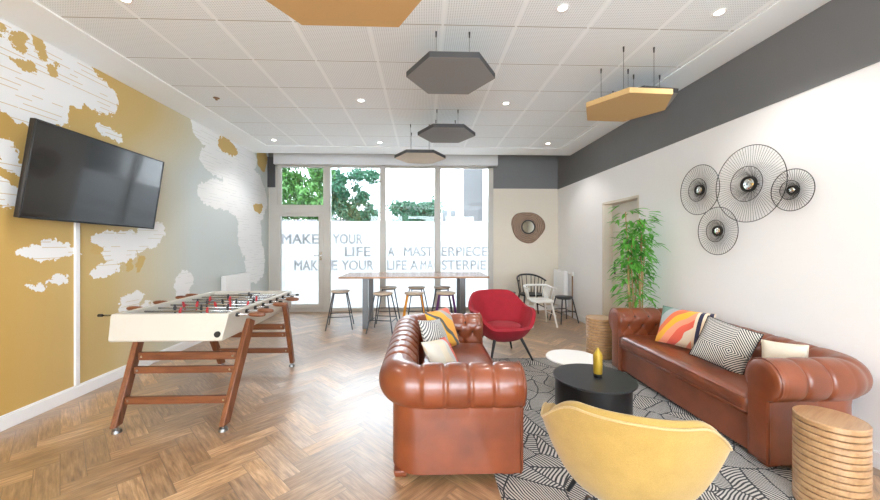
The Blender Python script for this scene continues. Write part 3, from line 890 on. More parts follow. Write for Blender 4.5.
# wire mirrors on right wall: local z axis points to the room (-X)
def wire_mirror(label, y, z, r, off, nsp, tilt=0):
    t = thing('wire_mirror', label, 'mirror', (XR-.002, y, z), 0, 'round wire mirrors on the white wall')
    t.rotation_euler = (0, -PI/2, 0)
    wr = .0016
    def circ(rr, h, w=.0035):
        bm = NB(); tube(bm, [(rr*math.cos(2*PI*k/56), rr*math.sin(2*PI*k/56), h) for k in range(56)], w, 6, closed=True); return bm
    ri, rm = r*.19, r*.46
    obj('outer_ring', circ(r, off, .0032), M['wire'], t, smooth=True)
    obj('inner_ring', circ(rm, off+.018, .0026), M['wire'], t, smooth=True)
    bm = NB()
    for k in range(nsp):
        a = 2*PI*k/nsp; c, s = math.cos(a), math.sin(a)
        rod(bm, (ri*c, ri*s, off-.02), (r*c, r*s, off), wr*.75, seg=5)
    obj('wire_spokes', bm, M['wire'], t)
    bm = NB()
    for k in range(int(nsp*.8)):
        a = 2*PI*(k+.5)/int(nsp*.8); c, s = math.cos(a), math.sin(a)
        rod(bm, (ri*c, ri*s, off+.0), (rm*c, rm*s, off+.018), wr*.65, seg=5)
    obj('short_spokes', bm, M['wire'], t)
    bm = NB(); lathe(bm, [(ri, off-.022), (ri+.006, off-.022), (ri+.004, off+.008), (ri, off+.008), (ri, off-.022)], 32)
    obj('rim', bm, M['wire'], t, auto=40)
    bm = NB(); lathe(bm, [(0, off+.012), (ri*.6, off+.007), (ri, off-.006), (ri, off-.02), (0, off-.02)], 32)
    obj('mirror_glass', bm, M['mirror'], t, smooth=True)
    bm = NB(); rod(bm, (0, 0, .002), (0, 0, off-.015), .006, seg=8)
    obj('wall_mount', bm, M['wire'], t)
wire_mirror('largest round wire mirror in the centre of the wall group', 2.992, 1.990, .335, 0.105, 76)
wire_mirror('wire mirror on the door side of the largest one', 3.621, 2.033, .262, 0.04, 56)
wire_mirror('lowest wire mirror hanging below the largest one', 3.364, 1.589, .235, 0.065, 56)
wire_mirror('smallest wire mirror, farthest from the doorway', 2.684, 1.891, .165, 0.04, 50)

# ------------------------------------------------------------------ ceiling panels
def hexpanel(label, x, y, z, rot, mat, edge, wires, r=.40, group=None):
    t = thing('acoustic_panel', label, 'acoustic panel', (x, y, z), 0, group)
    pts = [(r*math.cos(R(rot+60*k)), r*math.sin(R(rot+60*k))) for k in range(6)]
    bm = NB(); prism(bm, pts, 0, .048)
    o = obj('felt_hexagon', bm, mat, t)
    o.data.materials.append(edge)
    for p in o.data.polygons:
        if abs(p.normal.z) < .5: p.material_index = 1
    m = o.modifiers.new('b', 'BEVEL'); m.width = .003; m.segments = 2
    for wx, wy in wires:
        bm = NB(); rod(bm, (wx-x, wy-y, .048), (wx-x, wy-y, ZC+.011-z), .0016, seg=6)
        w = obj('suspension_wire', bm, M['wire'], t)
        bm = NB(); rod(bm, (wx-x, wy-y, ZC-.035-z), (wx-x, wy-y, ZC+.011-z), .006, .008, seg=10)
        obj('grip', bm, M['steel'], w)
    return t
def rect(cx, cy, rot=0, a=.14, b=.2):
    c, s = math.cos(R(rot)), math.sin(R(rot)); return [(cx+dx*c-dy*s, cy+dx*s+dy*c) for dx, dy in ((-a, -b), (a, -b), (-a, b), (a, b))]
G_ = 'hexagonal acoustic panels under the ceiling'
hexpanel('dark grey hexagonal ceiling panel, largest and nearest of the grey ones', .25, 3.13, 2.95, 0, M['feltgrey'], M['feltdark'], rect(.25, 3.13), group=G_)
hexpanel('dark grey hexagonal ceiling panel, second in the grey row', .325, 4.82, 2.95, 0, M['feltgrey'], M['feltdark'], rect(.325, 4.84), group=G_)
hexpanel('pale-bottomed hexagonal ceiling panel closest to the window', -.045, 5.47, 2.79, 0, M['feltpale'], M['feltdark'], rect(-.045, 5.43), group=G_)
hexpanel('mustard hexagonal ceiling panel hanging over the sofa by the dark band', 1.95, 3.30, 2.76, 3, M['feltgold'], M['feltgold'], rect(1.95, 3.30), group=G_)
hexpanel('grey hexagonal ceiling panel mostly hidden behind the small mustard one', 2.36, 3.80, 3.00, 8, M['feltgrey'], M['feltdark'], rect(2.355, 3.81), group=G_)
hexpanel('big mustard hexagonal ceiling panel cut by the top edge of the photo', -.30, 1.12, 2.37, 0, M['feltgold'], M['feltgold'], rect(-.30, 1.12), group=G_)

# ------------------------------------------------------------------ downlights
def downlight(x, y, label):
    t = thing('downlight', label, 'ceiling light', (x, y, ZC+.011), 0, 'recessed ceiling downlights')
    bm = NB(); lathe(bm, [(.032, 0), (.032, -.006), (.045, -.006), (.048, 0), (.032, 0)], 24)
    obj('trim_ring', bm, M['trim'], t)
    bm = NB(); lathe(bm, [(0, -.003), (.031, -.003), (.031, -.001), (0, -.001)], 20)
    obj('lens', bm, M['lamp'], t)
    return t
DL = [(1.05, 2.6, 'lit downlight above the space between mustard panels, nearest row centre'),
      (2.27, 2.61, 'lit downlight next to the dark wall band, nearest row'),
      (-.77, 4.37, 'lit downlight between the grey panels and the mural wall'),
      (1.05, 4.40, 'lit downlight just beyond the nearest grey panel, toward the white wall'),
      (-2.16, 2.61, 'lit downlight above the television, cut by the top edge'),
      (-2.56, 6.10, 'lit downlight in the ceiling corner by the mural wall and window'),
      (-.76, 6.19, 'lit downlight near the window, beside the pale panel'),
      (2.22, 6.15, 'lit downlight in the ceiling corner by the round wooden mirror')]
for x, y, l in DL: downlight(x, y, l)
bm = NB(); lathe(bm, [(0, -.03), (.012, -.028), (.014, -.01), (.035, -.004), (.037, 0), (0, 0)], 20)
o = obj('sprinkler_head', bm, M['brass'], None, auto=40); o.location = (-2.52, 4.36, ZC+.011)
tag(o, 'tiny bronze sprinkler head in the ceiling near the mural wall', 'sprinkler')

# ------------------------------------------------------------------ sofas
def make_sofa(label, L, D, loc, rz):
    t = thing('chesterfield_sofa', label, 'sofa', loc, rz)
    H = .71; tk = .14
    a = L/2 - tk; yf = -D/2; yb = D/2 - tk; r = .05
    # path of inner line
    path = []   # (x, y, nx, ny, s)
    s = 0.
    def add(p, nrm):
        nonlocal s
        if path: s += math.hypot(p[0]-path[-1][0], p[1]-path[-1][1])*1.0
        path.append((p[0], p[1], nrm[0], nrm[1], s))
    st = .011
    n1 = max(2, int((yb-r-yf)/st))
    for i in range(n1+1): add((-a, yf+(yb-r-yf)*i/n1), (-1, 0))
    na = 26
    for i in range(1, na+1):
        an = PI - (PI/2)*i/na
        add((-a+r+r*math.cos(an), yb-r+r*math.sin(an)), (math.cos(an), math.sin(an)))
    s += .14
    n2 = int((2*a-2*r)/st)
    for i in range(1, n2+1): add((-a+r+(2*a-2*r)*i/n2, yb), (0, 1))
    s += .0
    for i in range(1, na+1):
        an = PI/2 - (PI/2)*i/na
        add((a-r+r*math.cos(an), yb-r+r*math.sin(an)), (math.cos(an), math.sin(an)))
    s += .14
    for i in range(1, n1+1): add((a, yb-r+(yf-yb+r)*i/n1), (1, 0))
    Ltot = path[-1][4]
    nb = round(Ltot/.155); ds = Ltot/nb
    # profile: (u outward, z), with normal, param t = arc length above seat
    prof = []
    cu, cz, ru, rz_ = .105, .575, .125, .135
    for i in range(14): prof.append((.0 + .0*i, .30 + (.50-.30)*i/14))
    for i in range(46):
        an = PI + R(28) - (PI + R(28) + R(72))*i/45      # from inner, over top, to under outer
        prof.append((cu + ru*math.cos(an), cz + rz_*math.sin(an)))
    pe = prof[-1]
    prof.append((tk+.004, pe[1]-.008))
    no_tuft_from = len(prof)
    for i in range(1, 12): prof.append((tk, pe[1]-.012-(pe[1]-.012-.035)*i/11))
    # smooth first junction
    arc = [0]
    for p, q in zip(prof, prof[1:]): arc.append(arc[-1]+math.hypot(q[0]-p[0], q[1]-p[1]))
    nrm = []
    for i in range(len(prof)):
        p = prof[max(i-1, 0)]; q = prof[min(i+1, len(prof)-1)]
        dx, dz = q[0]-p[0], q[1]-p[1]; l = math.hypot(dx, dz) or 1
        nrm.append((-dz/l, dx/l))       # left of direction: inner side normal (towards seat, -u) while going up
    rows = [.125, .225, .345]           # arc positions of button rows, last near the crest
    last = rows[-1]; dt = .11
    rollend = arc[no_tuft_from-1]
    def disp(sv, tv):
        if tv > rollend: return 0
        # pleats over the roll
        if tv >= last:
            ph = (sv/ds) % 1.0
            d = min(ph, 1-ph)*ds
            fade = min(1, (rollend-tv)/.05)
            return -(.012*math.exp(-(d/.0085)**2) + .003*math.exp(-(d/.028)**2))*(.35+.65*fade) + .002*math.sin(PI*ph)**.7
        # diamonds
        q = (last-tv)/dt
        p1 = (sv/ds + q*.5); p2 = (sv/ds - q*.5)
        e1 = abs((p1 % 1.0)); e1 = min(e1, 1-e1)*ds; e2 = abs(p2 % 1.0); e2 = min(e2, 1-e2)*ds
        v = -.007*math.exp(-(e1/.010)**2) - .007*math.exp(-(e2/.010)**2)
        dd = math.hypot(e1, e2)
        v -= .020*math.exp(-(dd/.024)**2)
        v += .008
        if tv < .07: v *= tv/.07
        return v
    bm = NB(); grid = []
    for (x, y, nx, ny, sv) in path:
        row = []
        for (u, z), (nu, nz), tv in zip(prof, nrm, arc):
            d = disp(sv, tv)
            uu = u + nu*d; zz = z + nz*d
            # gentle bulge of the outer panel
            row.append(bm.verts.new((x+nx*uu, y+ny*uu, zz)))
        grid.append(row)
    for A, B in zip(grid, grid[1:]):
        for k in range(len(prof)-1): bm.faces.new((A[k], A[k+1], B[k+1], B[k]))
    obj('rolled_back_and_arms', bm, M['leather'], t, smooth=True)
    # buttons
    bb = NB(); bmesh.ops.create_uvsphere(bb, u_segments=10, v_segments=6, radius=.013)
    bo = obj('button', bb, M['leatherbtn'], t, smooth=True); bme = bo.data; first = bo
    cnt = 0
    def path_at(sv):
        best = min(path, key=lambda p: abs(p[4]-sv)); return best
    for ri, tr in enumerate((last-2*dt, last-dt, last)):
        q = round((last-tr)/dt)
        for j in range(0, nb+1):
            sv = j*ds + (q % 2)*ds/2
            if sv < .05 or sv > Ltot-.05 or cnt >= 99: continue
            P = path_at(sv)
            if abs(P[4]-sv) > .03: continue
            k = min(range(len(arc)), key=lambda k: abs(arc[k]-tr))
            (u, z), (nu, nz) = prof[k], nrm[k]
            u2 = u - nu*.016; z2 = z - nz*.016
            if z2 < .44: continue
            o = first if cnt == 0 else bpy.data.objects.new('button', bme)
            if cnt: COL.objects.link(o); o.parent = t
            o.location = (P[0]+P[2]*u2, P[1]+P[3]*u2, z2); cnt += 1
    # arm front panels: scroll following the profile
    sc_pts = [(0.0, .035)] + [(u, z) for u, z in prof[:no_tuft_from]] + [(tk, .035)]
    for sx in (-1, 1):
        bm = NB()
        def lay(y, shr):
            out = []
            for u, z in sc_pts:
                cu_, cz_ = .09, max(.16, min(z, .56))
                out.append(bm.verts.new((sx*(a+u+(cu_-u)*shr), yf+y, z+(cz_-z)*shr)))
            return out
        l0 = lay(.02, .0); l1 = lay(-.018, .0); l2 = lay(-.034, .10); l3 = lay(-.038, .35)
        for A, B in ((l0, l1), (l1, l2), (l2, l3)):
            for k in range(len(A)): bm.faces.new((A[k], A[(k+1) % len(A)], B[(k+1) % len(A)], B[k]))
        bm.faces.new(l3); bm.faces.new(l0[::-1])
        fp = obj('arm_front', bm, M['leather'], t, auto=50)
        bm = NB(); tube(bm, [(sx*(a+u), yf-.018, z) for u, z in sc_pts], .006, 6)
        obj('piping', bm, M['leather'], fp, smooth=True)
    # inside support + front rail
    bm = NB(); box(bm, -a-.01, a+.01, yf+.002, yb+.02, .035, .285)
    obj('front_rail', bm, M['leather'], t, bevel=.012)
    # seat cushion (single, with soft crown)
    bm = NB(); nx_, ny_ = 36, 18
    x0, x1, y0, y1 = -a+.006, a-.006, yf-.03, yb-.01
    top = []; bot = []
    for i in range(nx_+1):
        rt = []; rb = []
        for j in range(ny_+1):
            fx, fy = i/nx_, j/ny_
            ex = min(fx, 1-fx)*(x1-x0); ey = min(fy, 1-fy)*(y1-y0); e = min(ex, ey, .04)/.04
            rr = (1-math.sqrt(max(0, 1-(1-e)**2)))*.030
            z = .432 - rr + .018*math.sin(PI*fx)**.6*math.sin(PI*fy)**.6 + .004*math.sin(fx*23)*math.sin(fy*9)
            rt.append(bm.verts.new((x0+(x1-x0)*fx, y0+(y1-y0)*fy, z)))
            rb.append(bm.verts.new((x0+(x1-x0)*fx, y0+(y1-y0)*fy, .29 + rr*.6)))
        top.append(rt); bot.append(rb)
    for i in range(nx_):
        for j in range(ny_):
            bm.faces.new((top[i][j], top[i+1][j], top[i+1][j+1], top[i][j+1])); bm.faces.new((bot[i][j], bot[i][j+1], bot[i+1][j+1], bot[i+1][j]))
    for i in range(nx_):
        bm.faces.new((top[i][0], bot[i][0], bot[i+1][0], top[i+1][0])); bm.faces.new((top[i][ny_], top[i+1][ny_], bot[i+1][ny_], bot[i][ny_]))
    for j in range(ny_):
        bm.faces.new((top[0][j], top[0][j+1], bot[0][j+1], bot[0][j])); bm.faces.new((top[nx_][j], bot[nx_][j], bot[nx_][j+1], top[nx_][j+1]))
    sc_ = obj('seat_cushion', bm, M['leather'], t, smooth=True)
    for z in (.405, .31):
        bm = NB(); tube(bm, [(x0+.01, y0-.002, z), (x1-.01, y0-.002, z)], .005, 6)
        obj('piping', bm, M['leather'], sc_, smooth=True)
    # feet
    for sx in (-1, 1):
        for yy in (yf+.05, D/2-.06):
            bm = NB(); rod(bm, (sx*(L/2-.075), yy, .0), (sx*(L/2-.075), yy, .04), .05, .062, seg=4)
            bmesh.ops.rotate(bm, verts=bm.verts, cent=(sx*(L/2-.075), yy, 0), matrix=Matrix.Rotation(PI/4, 3, 'Z'))
            obj('foot', bm, M['leather'], t, bevel=.006)
    return t
RUGZ = .006
make_sofa('brown buttoned leather sofa with its back toward the football table', 1.62, .79, (.195, 2.965, RUGZ), PI/2)
make_sofa('long brown buttoned leather sofa along the white wall', 1.84, .66, (2.565, 3.09, RUGZ), -PI/2)

# ------------------------------------------------------------------ cushions
def cushion(name, label, mat, w, h, th, loc, rx, ry, rz, back=None):
    bm = NB(); n = 26
    def P(i, j, sgn):
        u = -1+2*i/n; v = -1+2*j/n
        k = (1-abs(u)**2.6)*(1-abs(v)**2.6)
        y = sgn*th/2*max(0, k)**.55
        pin = 1-.055*(1-abs(v)**2)*abs(u)**2; pin2 = 1-.055*(1-abs(u)**2)*abs(v)**2
        return (u*w/2*pin, y, v*h/2*pin2)
    g = {}
    for sgn in (-1, 1):
        for i in range(n+1):
            for j in range(n+1):
                if sgn == 1 and (i in (0, n) or j in (0, n)): g[(i, j, 1)] = g[(i, j, -1)]
                else: g[(i, j, sgn)] = bm.verts.new(P(i, j, sgn))
        for i in range(n):
            for j in range(n): bm.faces.new((g[(i, j, sgn)], g[(i+1, j, sgn)], g[(i+1, j+1, sgn)], g[(i, j+1, sgn)]))
    t = obj(name, bm, mat, None, smooth=True)
    t.data.materials.append(back or mat)
    for p in t.data.polygons:
        if p.center.y > 0: p.material_index = 1
    t.rotation_mode = 'XYZ'
    t.matrix_world = Matrix.Translation(loc) @ Matrix.Rotation(rz, 4, 'Z') @ Matrix.Rotation(rx, 4, 'X') @ Matrix.Rotation(ry, 4, 'Y')
    tag(t, label, 'cushion')
    pts = [P(i, 0, -1) for i in range(n)] + [P(n, j, -1) for j in range(n)] + [P(n-i, n, -1) for i in range(n)] + [P(0, n-j, -1) for j in range(n)]
    b2 = NB(); tube(b2, pts, .004, 6, closed=True)
    obj('seam_piping', b2, back or mat, t, smooth=True)
    return t
# faces local -y ; leaning back = rotate about x
cushion('cushion', 'orange, yellow and red cushion with dark stripes on the long sofa', M['c_tropic'], .48, .37, .12, (2.52, 3.30, .645), R(-20), R(0), -PI/2+R(22))
cushion('cushion', 'black and white concentric diamond cushion on the long sofa', M['c_diamond'], .375, .375, .13, (2.47, 2.79, .635), R(-26), R(14), -PI/2+R(34), M['blackfab'])
cushion('cushion', 'cream cushion behind the near arm of the long sofa', M['cream'], .25, .26, .13, (2.625, 2.46, .615), R(-20), R(-4), -PI/2+R(30))
cushion('cushion', 'orange and yellow patterned cushion, farthest back on the short sofa', M['c_tropic_two'], .38, .38, .12, (.19, 3.36, .645), R(-22), R(0), PI/2+R(-38))
cushion('cushion', 'grey fine-patterned cushion between two colourful ones on the short sofa', M['c_grey'], .38, .38, .12, (.115, 2.98, .635), R(-26), R(10), PI/2+R(-26))
cushion('cushion', 'pale cushion with a red corner, nearest on the short sofa', M['c_pale'], .36, .31, .12, (.15, 2.68, .585), R(-34), R(8), PI/2+R(-28))

# ------------------------------------------------------------------ shell armchairs
def smoothst(a, b, x):
    x = max(0, min(1, (x-a)/(b-a))); return x*x*(3-2*x)
def make_armchair(label, mat, seam, loc, rz):
    t = thing('shell_armchair', label, 'armchair', loc, rz)
    bm = NB(); NA, NR = 72, 22
    def rim(a):      # a: angle from back (+y), 0..pi each side
        z = .742 - .175*smoothst(.60, 1.50, a) - .185*smoothst(1.75, 2.5, a)
        rx = .36 + .035*smoothst(.5, 1.3, a) - .05*smoothst(1.9, 2.6, a)
        ry = .34
        return z, rx, ry
    rings = []
    for i in range(NR+1):
        f = i/NR; ring = []
        for k in range(NA):
            th = 2*PI*k/NA; a = th if th <= PI else 2*PI-th
            z1, rx, ry = rim(a)
            g = math.sin(f*PI/2)**1.0
            e = .85
            cx_ = math.sin(th); cy_ = math.cos(th)
            X = rx*g*abs(cx_)**e*(1 if cx_ > 0 else -1); Y = (ry*g*abs(cy_)**e)*(1 if cy_ > 0 else -1)
            zz = .20 + (z1-.20)*math.sin(f*PI/2)**3.3
            if cy_ > 0: Y += .07*max(0, f-.5)*cy_
            ring.append((X, Y, zz))
        rings.append(ring)
    c = bm.verts.new((0, 0, .20)); vr = [[bm.verts.new(p) for p in r] for r in rings[1:]]
    for k in range(NA): bm.faces.new((c, vr[0][k], vr[0][(k+1) % NA]))
    for A, B in zip(vr, vr[1:]):
        for k in range(NA): bm.faces.new((A[k], B[k], B[(k+1) % NA], A[(k+1) % NA]))
    sh = obj('shell', bm, mat, t, smooth=True)
    m = sh.modifiers.new('s', 'SOLIDIFY'); m.thickness = .042; m.offset = -1 if False else 1; m.use_rim = True
    m2 = sh.modifiers.new('ss', 'SUBSURF'); m2.levels = 1; m2.render_levels = 1
    # seat pad
    bm = NB(); lathe(bm, [(0, .405), (.15, .405), (.20, .395), (.222, .375), (.205, .35), (0, .33)], 40)
    bmesh.ops.scale(bm, vec=(1.0, .96, 1), verts=bm.verts); bmesh.ops.translate(bm, vec=(0, -.03, 0), verts=bm.verts)
    obj('seat_pad', bm, mat, t, smooth=True)
    # seam along the rim
    pts = [Vector(p)*1.0 for p in rings[-1]]
    bm = NB(); tube(bm, [(p.x*1.0, p.y*1.0, p.z+.001) for p in pts], .005, 6, closed=True)
    obj('rim_piping', bm, seam, t, smooth=True)
    for sx in (-1, 1):
        for sy in (-1, 1):
            bm = NB(); rod(bm, (sx*.27, sy*.255, 0), (sx*.165, sy*.15, .26), .011, .019, seg=12)
            obj('leg', bm, M['blackpaint'], t, auto=40)
    return t
red_chair = make_armchair('crimson upholstered shell armchair with black legs beyond the short sofa', M['redfab'], M['redfab'], (1.02, 4.50, RUGZ), R(14))
red_chair.scale = (1.07, 1.07, 1.07)
make_armchair('mustard shell armchair seen from behind, nearest the camera', M['yellowfab'], M['creamseam'], (1.0, 1.70, RUGZ), R(180-24))

# ------------------------------------------------------------------ rug
bm = bx(.45, 2.38, 1.30, 4.42, 0.001, RUGZ)
rg = obj('rug', bm, M['rug'], None, bevel=.003)
tag(rg, 'black and white leaf-line patterned rug under the coffee tables', 'rug')

# ------------------------------------------------------------------ tables
ct = thing('coffee_table', 'round black coffee table with a drum base, carrying the bottle', 'table', (1.375, 2.775, RUGZ))
bm = NB(); lathe(bm, [(0, .373), (.308, .373), (.312, .377), (.312, .384), (.308, .388), (0, .388)], 64)
obj('tabletop', bm, M['blackpaint'], ct, auto=40)
bm = NB(); lathe(bm, [(0, 0), (.285, 0), (.285, .372), (0, .372)], 64)
bmesh.ops.translate(bm, vec=(-.012, .0, 0), verts=bm.verts)
obj('drum_base', bm, M['blackp'], ct, auto=40)
wt = thing('side_table', 'low round white table just behind the black coffee table', 'table', (1.475, 3.40, RUGZ))
bm = NB(); lathe(bm, [(0, .325), (.247, .325), (.255, .330), (.255, .336), (.25, .341), (0, .341)], 56)
obj('tabletop', bm, M['whitepaint'], wt, auto=40)
bm = NB(); lathe(bm, [(0, 0), (.15, 0), (.15, .012), (.14, .016), (.02, .02), (.016, .03), (.016, .325), (0, .325)], 32)
obj('pedestal', bm, M['blackpaint'], wt, auto=40)

bt_ = thing('bottle', 'small mustard gold bottle standing on the black coffee table', 'bottle', (1.405, 2.77, RUGZ+.3885))
bm = NB(); lathe(bm, [(0, .028), (.033, .028), (.0345, .04), (.0355, .172), (.034, .180), (.020, .205), (.012, .218), (.011, .232), (.0, .234)], 24)
obj('glass_body', bm, M['goldglaze'], bt_, auto=35)
bm = NB(); lathe(bm, [(0, 0), (.032, 0), (.0335, .004), (.0335, .028), (0, .028)], 24)
obj('base', bm, M['blackp'], bt_, auto=35)

def log_table(label, x, y, r, H, n, rz):
    t = thing('disc_stack_table', label, 'side table', (x, y, RUGZ), rz, 'side tables of stacked wooden discs')
    h = H/n
    for i in range(n):
        bm = NB(); z0 = i*h
        rr = r
        lathe(bm, [(0, z0+.005), (rr-.004, z0+.005), (rr, z0+.009), (rr, z0+h-.004), (rr-.004, z0+h), (0, z0+h)], 56)
        obj('wooden_disc', bm, M['logwood'], t, auto=40)
    bm = NB(); rod(bm, (0, 0, 0), (0, 0, H-.01), r-.016, seg=48)
    obj('core', bm, M['loggap'], t)
    return t
log_table('side table of stacked wooden discs, nearest the camera by the long sofa', 2.255, 1.865, .148, .50, 14, R(30))
log_table('side table of stacked wooden discs beyond the far arm of the long sofa', 2.30, 4.47, .175, .50, 14, R(10))

# ------------------------------------------------------------------ bamboo plant
pl = thing('potted_bamboo', 'tall green bamboo plant between the doorway and the long sofa', 'plant', (2.67, 4.32, 0))
bm = NB(); lathe(bm, [(0, .0), (.13, .0), (.155, .30), (.145, .30), (.135, .27), (0, .27)], 32)
obj('pot', bm, M['terracotta'], pl, auto=40)
rn = random.Random(5)
stems = []
for k in range(7):
    a = k*2.4; r0 = .02+.05*rn.random(); h = 1.45+.45*rn.random()
    b = Vector((r0*math.cos(a), r0*math.sin(a), .27)); tp = Vector((b.x*1.3+rn.uniform(-.03, .03), b.y*1.3+rn.uniform(-.03, .03), h))
    pts = [b.lerp(tp, q/14) + Vector((.012*math.sin(q*.7+k), .012*math.cos(q*.5+k), 0)) for q in range(15)]
    bm = NB(); tube(bm, pts, .009, 8, rads=[.010*(1-.45*q/14)*(1.25 if q % 2 == 0 else 1) for q in range(15)])
    obj('cane', bm, M['bamboo'], pl, smooth=True)
    stems.append(pts)
bm = NB()
def leaf(bm, p, d, ln, wd, droop):
    d = d.normalized(); side = d.cross(Vector((0, 0, 1)))
    if side.length < .05: side = Vector((1, 0, 0))
    side.normalize(); prev = None; N = 5
    up = side.cross(d)
    for i in range(N+1):
        f = i/N; w = wd*math.sin(PI*min(1, f*.92+.06))**.8
        c = p + d*ln*f + Vector((0, 0, -droop*ln*f*f))
        l = bm.verts.new(c - side*w/2 + up*w*.12); m = bm.verts.new(c - up*w*.10); r_ = bm.verts.new(c + side*w/2 + up*w*.12)
        if prev:
            bm.faces.new((prev[0], prev[1], m, l)); bm.faces.new((prev[1], prev[2], r_, m))
        prev = (l, m, r_)
for pts in stems:
    for q in range(30):
        f = rn.random()**.55; i = 3+f*11.0
        i0 = min(int(i), 13); base = pts[i0].lerp(pts[i0+1], min(1, i-i0))
        a = rn.random()*2*PI; br = (.05+.16*rn.random())*(1.0-.1*f)
        dirv = Vector((math.cos(a)*.8, math.sin(a), .35+.4*rn.random()))
        tip = base + dirv*br
        tip.x = max(min(tip.x, .18), -.17); tip.y *= .8
        for c in range(3):
            a2 = a + rn.uniform(-1.0, 1.0)
            leaf(bm, tip + Vector((rn.uniform(-.03, .03), rn.uniform(-.03, .03), rn.uniform(-.03, .03))), Vector((math.cos(a2), math.sin(a2), rn.uniform(-.5, .3))), rn.uniform(.11, .17), rn.uniform(.024, .034), rn.uniform(.1, .5))
for v in bm.verts:
    if v.co.x > .27: v.co.x = .27
obj('foliage', bm, M['leaf_bamboo'], pl, smooth=True)
bm = NB()
for pts in stems:
    for q in range(20):
        i = rn.randint(4, 13); a = rn.random()*2*PI
        b = pts[i]; e = b + Vector((math.cos(a)*.12, math.sin(a)*.14, .07)); tube(bm, [b, b.lerp(e, .5)+Vector((0, 0, .012)), e], .0018, 4)
obj('twigs', bm, M['leaf_bamboo'], pl)

# ------------------------------------------------------------------ outside
def ground():
    t = NT('pale terrace'); t.set(color=(.55, .54, .52), rough=.9); return t.m
M['terrace'] = ground()
struct('ground_outside', bx(-14, 14, YB+.2, 40, -.3, -.05), M['terrace'])
def tree(label, x, y, h, rx, ry, rz, mat, n, seed, cz, group='trees in the garden outside'):
    t = thing('tree', label, 'tree', (x, y, -.05), 0, group)
    rn = random.Random(seed)
    bm = NB(); tube(bm, [(0, 0, 0), (.05, 0, cz*.5), (0, .05, cz)], .1, 8, rads=[.13, .1, .05]); obj('trunk', bm, M['bark'], t, smooth=True)
    bm = NB(); lumps = [(rn.uniform(-1, 1)*rx*.9, rn.uniform(-1, 1)*ry*.6, cz+rn.uniform(-1, 1)*rz*.9, rn.uniform(.15, .38)) for _ in range(90)]
    for _ in range(n):
        lx, ly, lz, lr = rn.choice(lumps)
        d = Vector((rn.gauss(0, 1), rn.gauss(0, 1), rn.gauss(0, 1))).normalized()
        p = Vector((lx, ly, lz)) + d*lr*rn.uniform(.3, 1.25)
        nrm = (d + Vector((rn.gauss(0, .5), rn.gauss(0, .5), rn.gauss(0, .5)))).normalized()
        s = rn.uniform(.05, .09); u = nrm.orthogonal().normalized(); v = nrm.cross(u)
        an = rn.random()*PI; u, v = u*math.cos(an)+v*math.sin(an), v*math.cos(an)-u*math.sin(an)
        q = [p-u*s, p-v*s*.5+nrm*.01, p+u*s, p+v*s*.5+nrm*.01]
        bm.faces.new([bm.verts.new(w) for w in q])
    obj('foliage', bm, mat, t)
    return t
tree('bright green tree seen through the pane above the terrace door', -4.2, 11.7, 3.5, 1.1, .7, 1.7, M['leaf_a'], 16000, 1, 3.3)
tree('tall green tree seen through the second window pane, sloping down', -3.1, 14.3, 4, 1.3, .8, 1.5, M['leaf_b'], 16000, 12, 3.1)
tree('low green tree top seen through the third window pane', -.3, 13.2, 2.8, .85, .6, .5, M['leaf_b'], 7000, 4, 2.5)
# grey slatted fence
fn = thing('garden_fence', 'grey slatted fence outside behind the terrace door', 'fence', (-4.6, 10.6, -.05))
M['fence'] = simple('weathered grey fence', (.13, .125, .13), .8, namt=.2)
bm = NB()
for k in range(46): box(bm, -1.6+k*.085, -1.6+k*.085+.06, -.012, .012, .05, 2.22)
obj('slats', bm, M['fence'], fn)
bm = NB(); box(bm, -1.65, 2.35, .013, .04, .5, .6); box(bm, -1.65, 2.35, .013, .04, 1.8, 1.9); obj('rails', bm, M['fence'], fn)
# neighbouring building on the right
M['facade'] = simple('white render facade', (.72, .71, .70), .85, namt=.02)
M['facadegrey'] = simple('grey facade panel', (.06, .06, .062), .8, namt=.05)
M['darkglass'] = simple('dark window glass', (.10, .11, .12), .15, namt=.1)
bd = thing('building', 'white building with a grey panel seen through the last pane', 'building', (2.6, 12.5, -.05))
bm = NB(); box(bm, .2, 5.5, 0, 3.0, 0, 9); box(bm, -1.0, .2, 1.3, 4.5, 0, 9)
obj('facade_wall', bm, M['facade'], bd)
obj('grey_panel', bx(-1.0, -.25, 1.22, 1.299, 0, 9), M['facadegrey'], bd)
for x, z in ((.22, 2.0), (.22, 5.0)):
    if x > 0:
        w = obj('window', bx(x, x+.3, -.03, 0.0, z, z+.9), M['darkglass'], bd)
bm = NB(); box(bm, -2.1, -1.0, 2.8, 6.0, 0, 8); obj('side_wing', bm, M['facade'], bd)
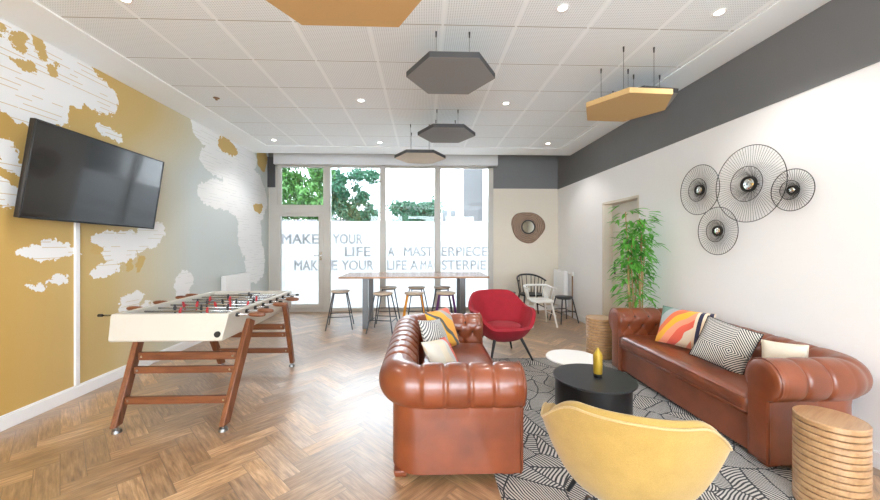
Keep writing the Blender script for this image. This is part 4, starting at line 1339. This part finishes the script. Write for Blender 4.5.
for x in (-1.75, -1.4): obj('window', bx(x, x+.22, 2.77, 2.8, 2.2, 2.95), M['darkglass'], bd)

# ------------------------------------------------------------------ lights
w = bpy.data.worlds.new('World'); sc.world = w; w.use_nodes = True
bg = w.node_tree.nodes['Background']; bg.inputs[0].default_value = (.80, .90, 1.0, 1); bg.inputs[1].default_value = 9.5

def area(name, loc, rot, sx, sy, power, col=(1, 1, 1)):
    l = bpy.data.lights.new(name, 'AREA'); l.shape = 'RECTANGLE'; l.size = sx; l.size_y = sy; l.energy = power; l.color = col
    o = bpy.data.objects.new(name, l); COL.objects.link(o); o.location = loc; o.rotation_euler = rot
    return o
# added fill lamp boosting daylight from the unseen rear openings, aimed slightly up
area('rear_fill', (-.1, YF+.05, 1.7), (R(104), 0, R(0)), 5.6, 2.5, 75, (.9, .96, 1))
for x, y, l in DL:
    s = bpy.data.lights.new('downlight_beam', 'SPOT'); s.energy = 34; s.spot_size = R(118); s.spot_blend = .6; s.shadow_soft_size = .05; s.color = (1, .97, .94)
    o = bpy.data.objects.new('downlight_beam', s); COL.objects.link(o); o.location = (x, y, ZC-.01)

# ------------------------------------------------------------------ camera
f_px = 350.
cam = bpy.data.cameras.new('camera'); co = bpy.data.objects.new('camera', cam); COL.objects.link(co)
cam.sensor_fit = 'HORIZONTAL'; cam.sensor_width = 36; cam.lens = f_px/880*36
cam.shift_x = (440-434.8)/880; cam.shift_y = (243-250)/880
cam.clip_start = .05; cam.clip_end = 200
co.location = (0, 0, 1.47); co.rotation_euler = (R(90), 0, -math.atan(11.8/350))
sc.camera = co
sc.view_settings.view_transform = 'Standard'
sc.view_settings.look = 'None'; sc.view_settings.gamma = 1; sc.view_settings.exposure = .62
sc.view_settings.use_curve_mapping = False
sc.cycles.use_denoising = True
sc.cycles.max_bounces = 10; sc.cycles.diffuse_bounces = 6; sc.cycles.glossy_bounces = 4; sc.cycles.transparent_max_bounces = 12
sc.cycles.sample_clamp_indirect = 8
sc.cycles.caustics_reflective = False; sc.cycles.caustics_refractive = False
